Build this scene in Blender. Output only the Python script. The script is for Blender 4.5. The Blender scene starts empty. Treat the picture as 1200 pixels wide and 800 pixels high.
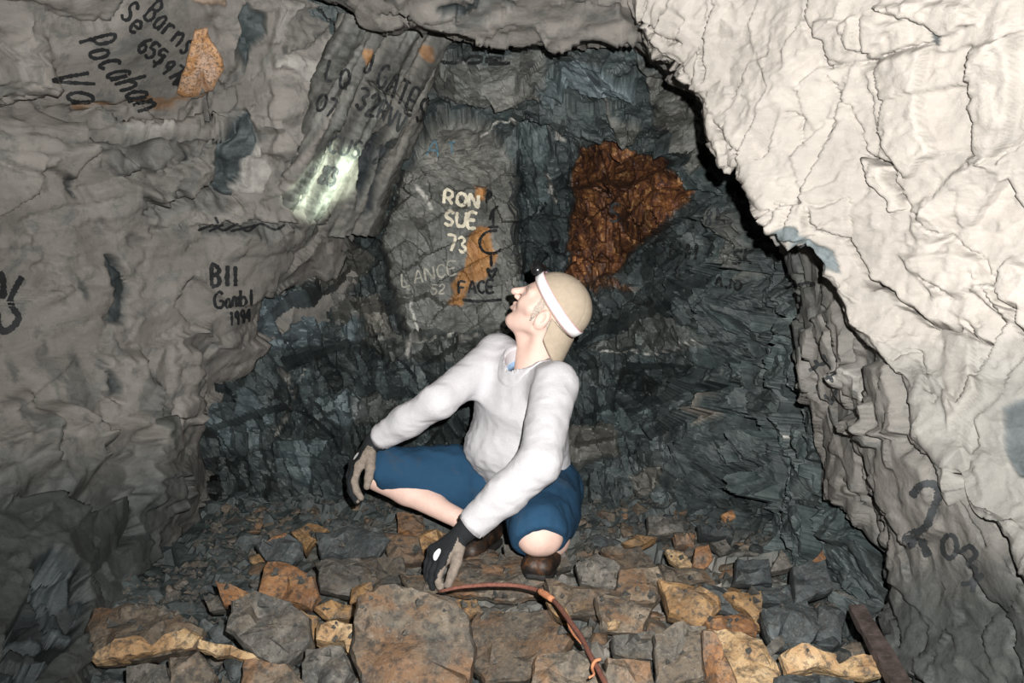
import bpy, math, random
import numpy as np
from mathutils import Vector, Matrix
from mathutils.bvhtree import BVHTree

# ------------------------------------------------------------------ camera, world, light
SC = bpy.context.scene
COL = SC.collection
FPX = 1167.0                       # focal length in pixels of the 1200x800 frame (35 mm film lens)
TILT = math.radians(5.0)
CAM = np.array([0.0, 0.0, 0.95])
cam_data = bpy.data.cameras.new('camera')
cam_data.sensor_width = 36.0
cam_data.lens = 36.0 * FPX / 1200.0
cam_data.clip_start = 0.01
cam = bpy.data.objects.new('camera', cam_data)
COL.objects.link(cam)
cam.location = CAM
cam.rotation_euler = (math.radians(90) - TILT, 0, 0)
SC.camera = cam

world = bpy.data.worlds.new('world')
SC.world = world
world.use_nodes = True
world.node_tree.nodes['Background'].inputs[0].default_value = (0.5, 0.6, 0.65, 1)
world.node_tree.nodes['Background'].inputs[1].default_value = 0.004

# the camera's own flash, a little above and to the right of the lens
fl = bpy.data.lights.new('camera_flash', 'SPOT')
fl.energy = 640.0
fl.color = (1.0, 0.98, 0.95)
fl.shadow_soft_size = 0.012
fl.spot_size = math.radians(108)
fl.spot_blend = 1.0
flash = bpy.data.objects.new('camera_flash', fl)
COL.objects.link(flash)
flash.location = (0.075, 0.0, 1.045)
flash.rotation_euler = (math.radians(94.0), 0, math.radians(-4.0))

SC.view_settings.view_transform = 'Standard'
SC.view_settings.look = 'None'
SC.view_settings.exposure = 0.0
SC.view_settings.gamma = 1.0
SC.view_settings.use_curve_mapping = False

# ------------------------------------------------------------------ projection helpers
CT, ST = math.cos(TILT), math.sin(TILT)
AX = np.array([1.0, 0, 0]); AD = np.array([0, CT, -ST]); AY = np.array([0, -ST, -CT])

def P(px, py, d):
    """photo pixel + distance along the view axis -> world point"""
    px = np.asarray(px, float)[..., None]; py = np.asarray(py, float)[..., None]; d = np.asarray(d, float)[..., None]
    return CAM + d * (AD + (px - 600) / FPX * AX + (py - 400) / FPX * AY)

def proj(p):
    q = p - CAM
    d = np.maximum(q @ AD, 0.05)
    return 600 + FPX * (q @ AX) / d, 400 + FPX * (q @ AY) / d, d

def ray(px, py):
    v = AD + (px - 600) / FPX * AX + (py - 400) / FPX * AY
    return v / np.linalg.norm(v)

def on_plane(px, py, p0, n):
    v = ray(px, py)
    return CAM + v * (np.dot(p0 - CAM, n) / np.dot(v, n))

FLOOR_Z = 0.085                     # mean level of the rubble
def floor_pt(px, py, z=0.0):
    return on_plane(px, py, np.array([0, 0, z + FLOOR_Z]), np.array([0, 0, 1.0]))

# ------------------------------------------------------------------ noise
def _hash(ix, iy, iz, seed):
    h = ix.astype(np.uint32) * np.uint32(374761393) + iy.astype(np.uint32) * np.uint32(668265263) + iz.astype(np.uint32) * np.uint32(2147483647) + np.uint32((seed * 974634777) & 0xFFFFFFFF)
    h = (h ^ (h >> np.uint32(13))) * np.uint32(1274126177)
    h = (h ^ (h >> np.uint32(16))) * np.uint32(2246822519)
    return ((h ^ (h >> np.uint32(15))) & np.uint32(0xFFFFFF)) * (1.0 / 0xFFFFFF)

def vnoise(p, seed=0):
    i = np.floor(p).astype(np.int64); f = p - i
    w = f * f * f * (f * (f * 6 - 15) + 10)
    r = 0
    for dx in (0, 1):
        wx = w[:, 0] if dx else 1 - w[:, 0]
        for dy in (0, 1):
            wy = w[:, 1] if dy else 1 - w[:, 1]
            for dz in (0, 1):
                wz = w[:, 2] if dz else 1 - w[:, 2]
                r = r + wx * wy * wz * _hash(i[:, 0] + dx, i[:, 1] + dy, i[:, 2] + dz, seed)
    return r * 2 - 1

def fbm(p, scale, octaves=4, seed=0, gain=0.5):
    a, r, s = 1.0, 0, scale
    for o in range(octaves):
        r = r + a * vnoise(p * s + 17.3 * o, seed + o * 7)
        a *= gain; s *= 2.03
    return r

def facets(p, cell, off, tilt, seed=0, aniso=None, crack=0.0, crack_w=0.08, warp=0.25):
    """broken rock: random planes in Voronoi cells, optional grooves between the cells"""
    q = p.copy()
    if warp:
        wv = np.stack([fbm(p, 0.9 / cell, 1, seed + 31 + k) for k in range(3)], 1)
        q = q + wv * cell * warp
    if aniso is not None:
        q = q @ aniso.T
    q = q / cell
    base = np.floor(q - 0.5).astype(np.int64)
    n = len(q)
    b1 = np.full(n, 1e9); b2 = np.full(n, 1e9)
    best = np.zeros((n, 3), np.int64); bd = np.zeros((n, 3))
    for dx in (0, 1):
        for dy in (0, 1):
            for dz in (0, 1):
                c = base + np.array([dx, dy, dz])
                s = 0.12 + 0.76 * np.stack([_hash(c[:, 0], c[:, 1], c[:, 2], seed + k) for k in range(3)], 1)
                dl = q - (c + s)
                dist = np.einsum('ij,ij->i', dl, dl)
                m = dist < b1
                b2 = np.where(m, b1, np.minimum(b2, dist))
                b1 = np.where(m, dist, b1)
                best[m] = c[m]; bd[m] = dl[m]
    r = [_hash(best[:, 0], best[:, 1], best[:, 2], seed + 50 + k) * 2 - 1 for k in range(4)]
    out = off * r[0] + tilt * cell * (r[1] * bd[:, 0] + r[2] * bd[:, 1] + r[3] * bd[:, 2])
    edge = np.sqrt(b2) - np.sqrt(b1)
    if crack:
        out = out - crack * np.clip(1 - edge / crack_w, 0, 1)
    return out, r[0], edge

def smooth(x, a, b):
    t = np.clip((x - a) / (b - a), 0, 1)
    return t * t * (3 - 2 * t)

def poly_sdf(x, y, poly):
    """signed distance in pixels, negative inside"""
    v = np.asarray(poly, float)
    d = np.full(x.shape, 1e18); s = np.ones(x.shape)
    j = len(v) - 1
    for i in range(len(v)):
        ex, ey = v[j] - v[i]
        wx, wy = x - v[i, 0], y - v[i, 1]
        t = np.clip((wx * ex + wy * ey) / max(ex * ex + ey * ey, 1e-9), 0, 1)
        d = np.minimum(d, (wx - ex * t) ** 2 + (wy - ey * t) ** 2)
        c1 = y >= v[i, 1]; c2 = y < v[j, 1]; c3 = ex * wy > ey * wx
        f = (c1 & c2 & c3) | (~c1 & ~c2 & ~c3)
        s = np.where(f, -s, s)
        j = i
    return s * np.sqrt(d)

def line_dist(x, y, pts):
    v = np.asarray(pts, float)
    d = np.full(x.shape, 1e18)
    for i in range(len(v) - 1):
        ex, ey = v[i + 1] - v[i]
        wx, wy = x - v[i, 0], y - v[i, 1]
        t = np.clip((wx * ex + wy * ey) / max(ex * ex + ey * ey, 1e-9), 0, 1)
        d = np.minimum(d, (wx - ex * t) ** 2 + (wy - ey * t) ** 2)
    return np.sqrt(d)

# ------------------------------------------------------------------ object helpers
def tag(o, label=None, cat=None, group=None, kind=None):
    if label: o['label'] = label
    if cat: o['category'] = cat
    if group: o['group'] = group
    if kind: o['kind'] = kind
    return o

def mesh_obj(name, verts, faces, mat, parent=None, smooth_shade=False, attrs=None):
    me = bpy.data.meshes.new(name)
    verts = np.asarray(verts, np.float32)
    if isinstance(faces, np.ndarray):
        k = faces.shape[1]
        me.vertices.add(len(verts)); me.vertices.foreach_set('co', verts.ravel())
        me.loops.add(faces.size); me.loops.foreach_set('vertex_index', faces.astype(np.int32).ravel())
        me.polygons.add(len(faces))
        me.polygons.foreach_set('loop_start', np.arange(0, faces.size, k, dtype=np.int32))
        me.update(calc_edges=True)
    else:
        me.from_pydata([tuple(v) for v in verts.tolist()], [], [tuple(f) for f in faces])
        me.update()
    me.polygons.foreach_set('use_smooth', [bool(smooth_shade)] * len(me.polygons))
    for k, a in (attrs or {}).items():
        at = me.attributes.new(k, 'FLOAT', 'POINT')
        at.data.foreach_set('value', np.asarray(a, np.float32))
    for m in (mat if isinstance(mat, (list, tuple)) else [mat]):
        me.materials.append(m)
    o = bpy.data.objects.new(name, me)
    COL.objects.link(o)
    if parent is not None:
        o.parent = parent
        o.matrix_parent_inverse = parent.matrix_world.inverted() if parent.type != 'EMPTY' else Matrix.Translation(-Vector(parent.location))
    return o

def empty(name, loc):
    o = bpy.data.objects.new(name, None)
    COL.objects.link(o); o.location = Vector(loc); o.empty_display_size = 0.1
    return o

# ------------------------------------------------------------------ materials
class NT:
    def __init__(self, name):
        self.m = bpy.data.materials.new(name); self.m.use_nodes = True
        self.t = self.m.node_tree; self.b = self.t.nodes['Principled BSDF']
    def n(self, kind, **kw):
        nd = self.t.nodes.new(kind)
        for k, v in kw.items():
            if k.startswith('i_'):
                nd.inputs[int(k[2:]) if k[2:].isdigit() else k[2:].replace('_', ' ')].default_value = v
            else:
                setattr(nd, k, v)
        return nd
    def l(self, a, b): self.t.links.new(a, b)
    def coord(self, scale=(1, 1, 1), rot=(0, 0, 0)):
        c = self.n('ShaderNodeNewGeometry'); mp = self.n('ShaderNodeMapping')
        mp.inputs['Scale'].default_value = scale; mp.inputs['Rotation'].default_value = rot
        self.l(c.outputs['Position'], mp.inputs['Vector']); return mp.outputs[0]
    def noise(self, scale, detail=6, rough=0.6, vec=None, dist=0.0):
        nd = self.n('ShaderNodeTexNoise'); nd.inputs['Scale'].default_value = scale
        nd.inputs['Detail'].default_value = detail; nd.inputs['Roughness'].default_value = rough
        nd.inputs['Distortion'].default_value = dist
        self.l(vec if vec is not None else self.coord(), nd.inputs['Vector']); return nd.outputs['Fac']
    def ramp(self, fac, stops, less=None):
        r = self.n('ShaderNodeValToRGB'); e = r.color_ramp.elements
        while len(e) < len(stops): e.new(0.5)
        for i, (p, c) in enumerate(stops):
            e[i].position = p; e[i].color = (*c, 1) if len(c) == 3 else c
        self.l(fac, r.inputs[0])
        if less is not None:
            return self.math('MULTIPLY', r.outputs[0], self.math('SUBTRACT', 1.0, less))
        return r.outputs[0]
    def mix(self, fac, a, b, mode='MIX'):
        x = self.n('ShaderNodeMix', data_type='RGBA', blend_type=mode)
        if isinstance(fac, (int, float)): x.inputs[0].default_value = fac
        else: self.l(fac, x.inputs[0])
        for s, v in ((6, a), (7, b)):
            if isinstance(v, tuple): x.inputs[s].default_value = (*v, 1)
            else: self.l(v, x.inputs[s])
        return x.outputs[2]
    def attr(self, name):
        return self.n('ShaderNodeAttribute', attribute_name=name).outputs['Fac']
    def math(self, op, a, b=None, clamp=False):
        x = self.n('ShaderNodeMath', operation=op, use_clamp=clamp)
        for s, v in ((0, a), (1, b)):
            if v is None: continue
            if isinstance(v, (int, float)): x.inputs[s].default_value = v
            else: self.l(v, x.inputs[s])
        return x.outputs[0]
    def bump(self, h, strength=0.5, dist=0.01, normal=None):
        b = self.n('ShaderNodeBump'); b.inputs['Strength'].default_value = strength; b.inputs['Distance'].default_value = dist
        self.l(h, b.inputs['Height'])
        if normal is not None: self.l(normal, b.inputs['Normal'])
        return b.outputs[0]
    def out(self, color=None, rough=0.8, normal=None, spec=0.3):
        if color is not None:
            if isinstance(color, tuple): self.b.inputs['Base Color'].default_value = (*color, 1)
            else: self.l(color, self.b.inputs['Base Color'])
        if isinstance(rough, (int, float)): self.b.inputs['Roughness'].default_value = rough
        else: self.l(rough, self.b.inputs['Roughness'])
        if normal is not None: self.l(normal, self.b.inputs['Normal'])
        self.b.inputs['Specular IOR Level'].default_value = spec
        return self.m

def mat_wall():
    k = NT('mine_rock')
    n1 = k.noise(3.2, 8, 0.62, dist=0.6); n2 = k.noise(22, 8, 0.7); n3 = k.noise(95, 5, 0.7)
    ns = k.noise(9, 7, 0.65, k.coord((0.6, 1.0, 2.6), (0.25, 0.1, 0.3)), 0.8)
    # dry clay dust over the rock
    dust = k.ramp(k.math('ADD', k.math('MULTIPLY', n1, 0.6), k.math('MULTIPLY', ns, 0.4)),
                  [(0.30, (0.17, 0.158, 0.142)), (0.46, (0.235, 0.217, 0.196)), (0.60, (0.275, 0.254, 0.230)), (0.75, (0.33, 0.31, 0.285))])
    dust = k.mix(k.ramp(n2, [(0.34, (0.75,) * 3), (0.47, (0, 0, 0))], k.attr('clean')), dust, (0.125, 0.125, 0.118))
    dust = k.mix(k.ramp(k.noise(7, 9, 0.72, dist=0.9), [(0.36, (0.7,) * 3), (0.47, (0, 0, 0)), (0.56, (0, 0, 0)), (0.70, (0, 0, 0))], k.attr('clean')), dust, (0.115, 0.122, 0.118))
    dust = k.mix(k.ramp(k.noise(48, 6, 0.7), [(0.58, (0, 0, 0)), (0.70, (0.5,) * 3)]), dust, (0.34, 0.318, 0.29))
    dust = k.mix(k.ramp(n3, [(0.62, (0, 0, 0)), (0.75, (0.35,) * 3)]), dust, (0.36, 0.335, 0.30))
    # dark slate
    d1 = k.ramp(n1, [(0.3, (0.030, 0.041, 0.041)), (0.5, (0.052, 0.066, 0.065)), (0.68, (0.085, 0.10, 0.10)), (0.8, (0.12, 0.12, 0.11))])
    d1 = k.mix(k.ramp(n2, [(0.38, (0.7,) * 3), (0.55, (0, 0, 0))]), d1, (0.016, 0.024, 0.026))
    d1 = k.mix(k.ramp(k.noise(13, 9, 0.75, dist=1.2), [(0.60, (0, 0, 0)), (0.74, (0.8,) * 3)]), d1, (0.15, 0.155, 0.145))
    d1 = k.mix(k.ramp(n3, [(0.66, (0, 0, 0)), (0.76, (0.5,) * 3)]), d1, (0.24, 0.25, 0.235))
    c = k.mix(k.attr('dark'), dust, d1)
    # bluish slate faces, pale calcite, iron stain, ochre
    c = k.mix(k.attr('blue'), c, k.ramp(n2, [(0.3, (0.045, 0.06, 0.068)), (0.6, (0.10, 0.125, 0.135)), (0.8, (0.17, 0.19, 0.20))]))
    c = k.mix(k.attr('brown'), c, k.ramp(n2, [(0.3, (0.075, 0.07, 0.06)), (0.6, (0.17, 0.155, 0.135)), (0.8, (0.25, 0.225, 0.195))]))
    stretch = k.noise(26, 8, 0.72, k.coord((1.3, 1.0, 0.45), (0, 0.35, 0)), 0.7)
    rust = k.ramp(stretch, [(0.35, (0.020, 0.012, 0.012)), (0.44, (0.060, 0.025, 0.016)), (0.53, (0.135, 0.055, 0.022)), (0.60, (0.24, 0.115, 0.042)), (0.69, (0.52, 0.36, 0.20))])
    c = k.mix(k.attr('rust'), c, rust)
    och = k.ramp(n2, [(0.3, (0.16, 0.075, 0.028)), (0.55, (0.27, 0.135, 0.048)), (0.8, (0.36, 0.22, 0.11))])
    c = k.mix(k.attr('ochre'), c, och)
    c = k.mix(k.attr('pale'), c, k.ramp(n2, [(0.3, (0.26, 0.26, 0.24)), (0.7, (0.55, 0.53, 0.49))]))
    c = k.mix(k.attr('soot'), c, (0.018, 0.022, 0.025))
    tone = k.math('ADD', k.attr('tone'), 1.0)
    cc = k.n('ShaderNodeCombineColor')
    for i in range(3): k.l(tone, cc.inputs[i])
    c = k.mix(1.0, c, cc.outputs[0], 'MULTIPLY')
    hgt = k.math('ADD', k.math('MULTIPLY', n2, 0.7), k.math('MULTIPLY', n3, 0.4))
    nb = k.bump(hgt, 0.5, 0.009)
    nb = k.bump(ns, 0.3, 0.015, nb)
    rough = k.math('SUBTRACT', 0.88, k.math('MULTIPLY', k.attr('dark'), 0.32))
    return k.out(c, rough, nb, 0.35)

def mat_rock(name, stops, speck=None, rough=0.75, scale=14):
    k = NT(name)
    oi = k.n('ShaderNodeObjectInfo')
    c0 = k.coord()
    va = k.n('ShaderNodeVectorMath', operation='ADD'); k.l(c0, va.inputs[0])
    sc = k.n('ShaderNodeVectorMath', operation='SCALE'); sc.inputs[0].default_value = (13, 7, 19); k.l(oi.outputs['Random'], sc.inputs['Scale'])
    k.l(sc.outputs[0], va.inputs[1]); v = va.outputs[0]
    n1 = k.noise(scale, 7, 0.68, v, 0.5); n2 = k.noise(scale * 5, 6, 0.7, v); n3 = k.noise(scale * 0.55, 4, 0.6, v, 0.8)
    c = k.ramp(n1, stops)
    if speck:
        c = k.mix(k.ramp(n3, [(0.48, (0, 0, 0)), (0.62, (0.75,) * 3)]), c, speck)
    c = k.mix(k.ramp(n2, [(0.38, (0.75,) * 3), (0.52, (0, 0, 0))]), c, (0.035, 0.034, 0.032))
    c = k.mix(k.ramp(k.noise(scale * 9, 5, 0.7, v), [(0.57, (0, 0, 0)), (0.70, (0.55,) * 3)]), c, k.mix(0.55, c, (0.36, 0.34, 0.30)))
    c = k.mix(k.ramp(k.noise(scale * 2.2, 8, 0.75, v, 1.0), [(0.37, (0.8,) * 3), (0.47, (0, 0, 0))]), c, k.mix(0.7, c, (0.03, 0.03, 0.028)))
    v2 = k.math('ADD', 0.8, k.math('MULTIPLY', oi.outputs['Random'], 0.4))
    cc = k.n('ShaderNodeCombineColor')
    for i in range(3): k.l(v2, cc.inputs[i])
    c = k.mix(1.0, c, cc.outputs[0], 'MULTIPLY')
    nb = k.bump(k.math('ADD', n1, k.math('MULTIPLY', n2, 0.5)), 0.75, 0.012)
    return k.out(c, rough, nb, 0.3)

def mat_plain(name, col, rough=0.8, nscale=60, var=0.2, bump=0.3, bdist=0.002, spec=0.3):
    k = NT(name)
    n = k.noise(nscale, 6, 0.65)
    c = k.ramp(n, [(0.3, tuple(x * (1 - var) for x in col)), (0.7, tuple(min(1, x * (1 + var)) for x in col))])
    return k.out(c, rough, k.bump(n, bump, bdist), spec)

M = {}
M['wall'] = mat_wall()
M['grey'] = mat_rock('grey_stone', [(0.32, (0.035, 0.037, 0.035)), (0.46, (0.085, 0.082, 0.074)), (0.58, (0.125, 0.115, 0.10)), (0.72, (0.19, 0.175, 0.155))], (0.10, 0.075, 0.05))
M['brown'] = mat_rock('brown_stone', [(0.32, (0.040, 0.034, 0.028)), (0.46, (0.095, 0.077, 0.058)), (0.58, (0.145, 0.115, 0.083)), (0.72, (0.22, 0.175, 0.125))], (0.135, 0.075, 0.038))
M['mottled'] = mat_rock('mottled_stone', [(0.30, (0.040, 0.040, 0.038)), (0.42, (0.10, 0.088, 0.072)), (0.55, (0.155, 0.125, 0.092)), (0.70, (0.22, 0.195, 0.165))], (0.19, 0.10, 0.048), scale=11)
M['slate'] = mat_rock('slate_stone', [(0.3, (0.020, 0.026, 0.028)), (0.5, (0.045, 0.054, 0.056)), (0.72, (0.10, 0.115, 0.118))], None, 0.55)
M['tan'] = mat_rock('tan_stone', [(0.3, (0.22, 0.135, 0.065)), (0.5, (0.37, 0.255, 0.135)), (0.7, (0.50, 0.375, 0.235))], (0.28, 0.165, 0.08))
M['ochre'] = mat_rock('ochre_stone', [(0.3, (0.11, 0.062, 0.028)), (0.5, (0.25, 0.145, 0.062)), (0.7, (0.38, 0.245, 0.12))], (0.11, 0.085, 0.06))
M['rustrock'] = mat_rock('rusty_stone', [(0.3, (0.08, 0.045, 0.025)), (0.5, (0.22, 0.105, 0.045)), (0.7, (0.33, 0.18, 0.08))], (0.14, 0.115, 0.09))
M['black_paint'] = mat_plain('black_paint', (0.012, 0.013, 0.014), 0.7)
M['faded_paint'] = mat_plain('faded_paint', (0.03, 0.033, 0.035), 0.8)
M['cream_paint'] = mat_plain('cream_paint', (0.62, 0.57, 0.45), 0.8)
M['chalk'] = mat_plain('chalk', (0.30, 0.29, 0.25), 0.9)
M['blue_chalk'] = mat_plain('blue_chalk', (0.09, 0.18, 0.23), 0.9)
# ------------------------------------------------------------------ rock sheets
def catmull(ctrl, n, axis):
    """resample control grid along an axis with a monotone-ish cubic"""
    c = np.moveaxis(ctrl, axis, 0); m = c.shape[0]
    # even spacing in chord length so that the mesh density follows the real size
    seg = np.linalg.norm(np.diff(c, axis=0), axis=-1)
    seg = seg.reshape(m - 1, -1).mean(1); kn = np.concatenate([[0], np.cumsum(seg)])
    t = np.linspace(0, kn[-1], n)
    i = np.clip(np.searchsorted(kn, t, 'right') - 1, 0, m - 2)
    h = kn[i + 1] - kn[i]; u = (t - kn[i]) / h
    tan = np.zeros_like(c)
    for k in range(m):
        if k == 0: tan[k] = (c[1] - c[0]) / (kn[1] - kn[0])
        elif k == m - 1: tan[k] = (c[-1] - c[-2]) / (kn[-1] - kn[-2])
        else:
            a = (c[k] - c[k - 1]) / (kn[k] - kn[k - 1]); b = (c[k + 1] - c[k]) / (kn[k + 1] - kn[k])
            w = kn[k + 1] - kn[k - 1]
            tan[k] = (a * (kn[k + 1] - kn[k]) + b * (kn[k] - kn[k - 1])) / w
            tan[k] = np.where(a * b <= 0, 0.3 * tan[k], tan[k])
    sh = (n,) + (1,) * (c.ndim - 1)
    u = u.reshape(sh); h = h.reshape(sh)
    h00 = 2 * u**3 - 3 * u**2 + 1; h10 = u**3 - 2 * u**2 + u; h01 = -2 * u**3 + 3 * u**2; h11 = u**3 - u**2
    r = h00 * c[i] + h10 * h * tan[i] + h01 * c[i + 1] + h11 * h * tan[i + 1]
    return np.moveaxis(r, 0, axis)

ATTRS = ('dark', 'blue', 'brown', 'rust', 'ochre', 'pale', 'soot', 'tone', 'clean')
SHEETS = []

def sheet(name, grid, nu, nv, shape_fn, parent=None, soft=True):
    """grid: control points (rows, cols, 3) in world space"""
    g = catmull(catmull(grid, nv, 0), nu, 1)
    du = np.gradient(g, axis=1); dv = np.gradient(g, axis=0)
    nrm = np.cross(du, dv); nrm /= np.linalg.norm(nrm, axis=-1, keepdims=True) + 1e-12
    # smooth the normals a little, and turn them towards the open tunnel
    for _ in range(3):
        nrm[1:-1, 1:-1] = (nrm[1:-1, 1:-1] * 2 + nrm[:-2, 1:-1] + nrm[2:, 1:-1] + nrm[1:-1, :-2] + nrm[1:-1, 2:]) / 6
    nrm /= np.linalg.norm(nrm, axis=-1, keepdims=True) + 1e-12
    p = g.reshape(-1, 3); n = nrm.reshape(-1, 3)
    mid = (nv // 2) * nu + nu // 2
    if np.dot(n[mid], np.array([0, 1.2, 0.9]) - p[mid]) < 0: n = -n
    px, py, d = proj(p)
    A = {k: np.zeros(len(p)) for k in ATTRS}
    disp, tang = shape_fn(p, n, px, py, d, A)
    q = p + n * disp[:, None]
    if tang is not None: q = q + tang
    idx = np.arange(nu * nv).reshape(nv, nu)
    f = np.stack([idx[:-1, :-1], idx[:-1, 1:], idx[1:, 1:], idx[1:, :-1]], -1).reshape(-1, 4)
    o = mesh_obj(name, q, f, M['wall'], parent, soft, A)
    SHEETS.append((o, q, f))
    return o

def wob(px, py, p, amp, sc=14, seed=3):
    return px + amp * fbm(p, sc, 3, seed), py + amp * fbm(p, sc, 3, seed + 9)

def feature(A, disp, px, py, d, poly, off=0.0, tx=0.0, ty=0.0, edge=3.0, groove=0.0, **at):
    """one facet of the rock: raised or sunk, tilted, with its own mineral colour or painted light falloff"""
    s = poly_sdf(px, py, poly)
    m = smooth(-s, -edge * 0.5, edge * 0.5)
    c = np.mean(np.asarray(poly, float), 0)
    sc = d / FPX
    disp += m * (off + tx * (px - c[0]) * sc + ty * (py - c[1]) * sc)
    if groove: disp -= groove * np.clip(1 - np.abs(s) / 3.0, 0, 1)
    for k, v in at.items():
        if k == 'tone': A[k] += m * v
        else: A[k][:] = A[k] * (1 - m) + v * m

def crack(disp, px, py, pts, depth=0.05, w=3.0):
    l = line_dist(px, py, pts)
    disp -= depth * np.clip(1 - l / w, 0, 1) ** 1.0

def rotm(ax, ang):
    return np.array(Matrix.Rotation(ang, 3, ax))

STRATA = np.diag([1.0, 1.0, 2.6]) @ rotm('Y', 0.35)
STRATA2 = np.diag([2.6, 1.0, 1.0]) @ rotm('Y', 0.35)

# ---- back wall -------------------------------------------------------------
def g_back():
    cols = [120, 230, 300, 400, 480, 600, 700, 800, 880, 940, 1000, 1080]
    cm =   [-.10, -.05, -.03, 0.0, 0.03, 0.05, 0.05, -.02, -.26, -.60, -.80, -.95]
    rows = [(-60, 2.92), (50, 3.06), (110, 3.30), (175, 3.58), (300, 3.66), (420, 3.60), (540, 3.52), (620, 3.44), (760, 3.30)]
    return np.array([[P(c, r, d + m) for c, m in zip(cols, cm)] for r, d in rows])

def s_back(p, n, px, py, d, A):
    wx, wy = wob(px, py, p, 5)
    disp = 0.05 * fbm(p, 2.2, 3, 5)
    f1, r1, e1 = facets(p, 0.28, 0.026, 0.62, 11, STRATA)
    f2, r2, e2 = facets(p, 0.11, 0.013, 0.58, 23, STRATA2)
    f3, r3, e3 = facets(p, 0.04, 0.004, 0.40, 37)
    A['dark'][:] = 1
    A['tone'] += 0.38 * r2 + 0.2 * r3 + 0.2 * r1 - 0.04
    up = smooth(py, 230, 120)
    panel = smooth(-poly_sdf(wx, wy, [(487, 150), (520, 128), (578, 138), (603, 180), (610, 330), (603, 395), (478, 398), (445, 290), (468, 205)]), -6, 10)
    disp += (f1 + f2 + f3) * (1 - 0.75 * panel) * (1 - 0.8 * up) * (1 - 0.35 * smooth(px, 850, 930)) + 0.006 * fbm(p, 30, 4, 2)
    F = lambda poly, **k: feature(A, disp, wx, wy, d, poly, **k)
    # panel that carries the names
    F([(487, 150), (520, 128), (578, 138), (603, 180), (610, 330), (603, 395), (478, 398), (445, 290), (468, 205)], off=0.06, tx=-0.15, brown=0.45, tone=0.35, edge=8)
    F([(500, 150), (540, 140), (575, 160), (570, 205), (500, 215)], brown=0.55, tone=0.30, edge=12)
    F([(450, 290), (560, 240), (600, 380), (480, 398)], blue=0.25, edge=30)
    # upright dark column and its rib
    F([(608, 150), (640, 140), (668, 165), (666, 325), (612, 325)], off=-0.06, tx=0.5, edge=6, dark=1, blue=0.35)
    F([(640, 150), (672, 160), (668, 320), (650, 325)], off=0.03, tx=-0.5, edge=5, blue=0.25, tone=-0.2)
    # rusty face
    F([(680, 172), (735, 174), (772, 190), (808, 212), (800, 240), (745, 288), (722, 318), (690, 334), (662, 325), (672, 270), (673, 210)], off=0.03, ty=0.2, rust=1, edge=5, groove=0.012)
    F([(668, 322), (725, 325), (742, 333), (700, 340)], rust=0.7, edge=6)
    # iron stains on the panel
    F([(560, 212), (568, 214), (567, 232), (559, 230)], ochre=1, edge=3)
    F([(558, 262), (576, 264), (580, 300), (569, 326), (552, 330), (541, 358), (523, 356), (545, 310), (550, 282)], ochre=0.95, edge=4)
    # recess roof
    F([(655, 82), (690, 70), (722, 84), (745, 100), (665, 108)], off=0.02, tx=0.4, blue=1, edge=3, tone=0.35)
    F([(632, 95), (650, 85), (665, 110), (635, 118)], off=0.03, tx=0.6, blue=0.5, edge=3)
    F([(735, 80), (745, 72), (790, 90), (740, 98)], off=-0.05, edge=4, tone=-0.5)
    F([(510, 80), (640, 60), (640, 100), (560, 120), (510, 115)], brown=0.35, edge=10, ty=0.3, off=0.02)
    F([(750, 60), (800, 100), (835, 190), (815, 200), (770, 130)], brown=0.45, edge=10, tx=-0.3)
    F([(560, 95), (600, 85), (640, 108), (590, 118)], off=0.03, ty=0.5, brown=0.5, edge=4, tone=0.1)
    F([(495, 62), (512, 60), (508, 72)], ochre=0.8, edge=3)
    F([(705, 118), (760, 135), (730, 150)], off=0.03, ty=0.5, brown=0.4, edge=4)
    # left, behind the dusty wall
    F([(300, 342), (338, 350), (380, 365), (372, 402), (335, 410), (296, 418), (282, 400)], off=0.05, tx=-0.2, blue=0.9, edge=4, tone=0.05, groove=0.015)
    F([(380, 342), (400, 338), (430, 345), (440, 372), (395, 372)], brown=0.5, off=0.03, edge=4, tone=0.25)
    F([(418, 345), (445, 340), (462, 385), (470, 402), (432, 388)], brown=0.7, off=0.05, tx=0.3, edge=3, tone=0.3)
    F([(400, 378), (425, 360), (418, 392), (404, 395)], blue=0.8, off=0.02, edge=3, tone=0.5)
    F([(330, 300), (400, 275), (440, 300), (410, 335), (340, 340)], brown=0.5, ty=-0.4, off=0.03, edge=5, tone=0.05)
    F([(240, 420), (270, 425), (290, 440), (275, 480), (240, 500)], off=0.06, tx=0.5, blue=0.25, edge=4, tone=-0.3)
    F([(250, 465), (290, 455), (325, 490), (300, 525), (255, 530)], off=0.05, tx=-0.4, ty=-0.3, blue=0.6, edge=4)
    F([(330, 430), (362, 425), (372, 470), (340, 500)], off=0.06, tx=0.4, blue=0.4, edge=4)
    F([(325, 515), (385, 510), (410, 545), (360, 570), (320, 555)], off=0.06, ty=-0.5, blue=0.45, edge=5, tone=0.05)
    F([(365, 470), (405, 455), (430, 480), (400, 505)], off=0.05, tx=-0.5, blue=0.5, edge=4, tone=0.2)
    F([(410, 470), (440, 460), (470, 480), (440, 500), (415, 495)], off=0.05, tx=0.5, brown=0.25, edge=4, tone=0.1)
    F([(225, 540), (300, 530), (330, 570), (300, 600), (215, 590)], off=0.02, edge=4, tone=-0.4)
    F([(420, 395), (560, 392), (640, 420), (640, 432), (450, 420)], off=0.05, ty=-0.9, edge=3, brown=0.2)
    # right
    F([(765, 365), (830, 395), (820, 410), (690, 408)], off=0.03, ty=-0.7, edge=4, brown=0.2, tone=0.1)
    F([(690, 460), (740, 450), (770, 475), (770, 520), (700, 500)], off=0.05, tx=-0.4, edge=5, blue=0.3)
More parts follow.
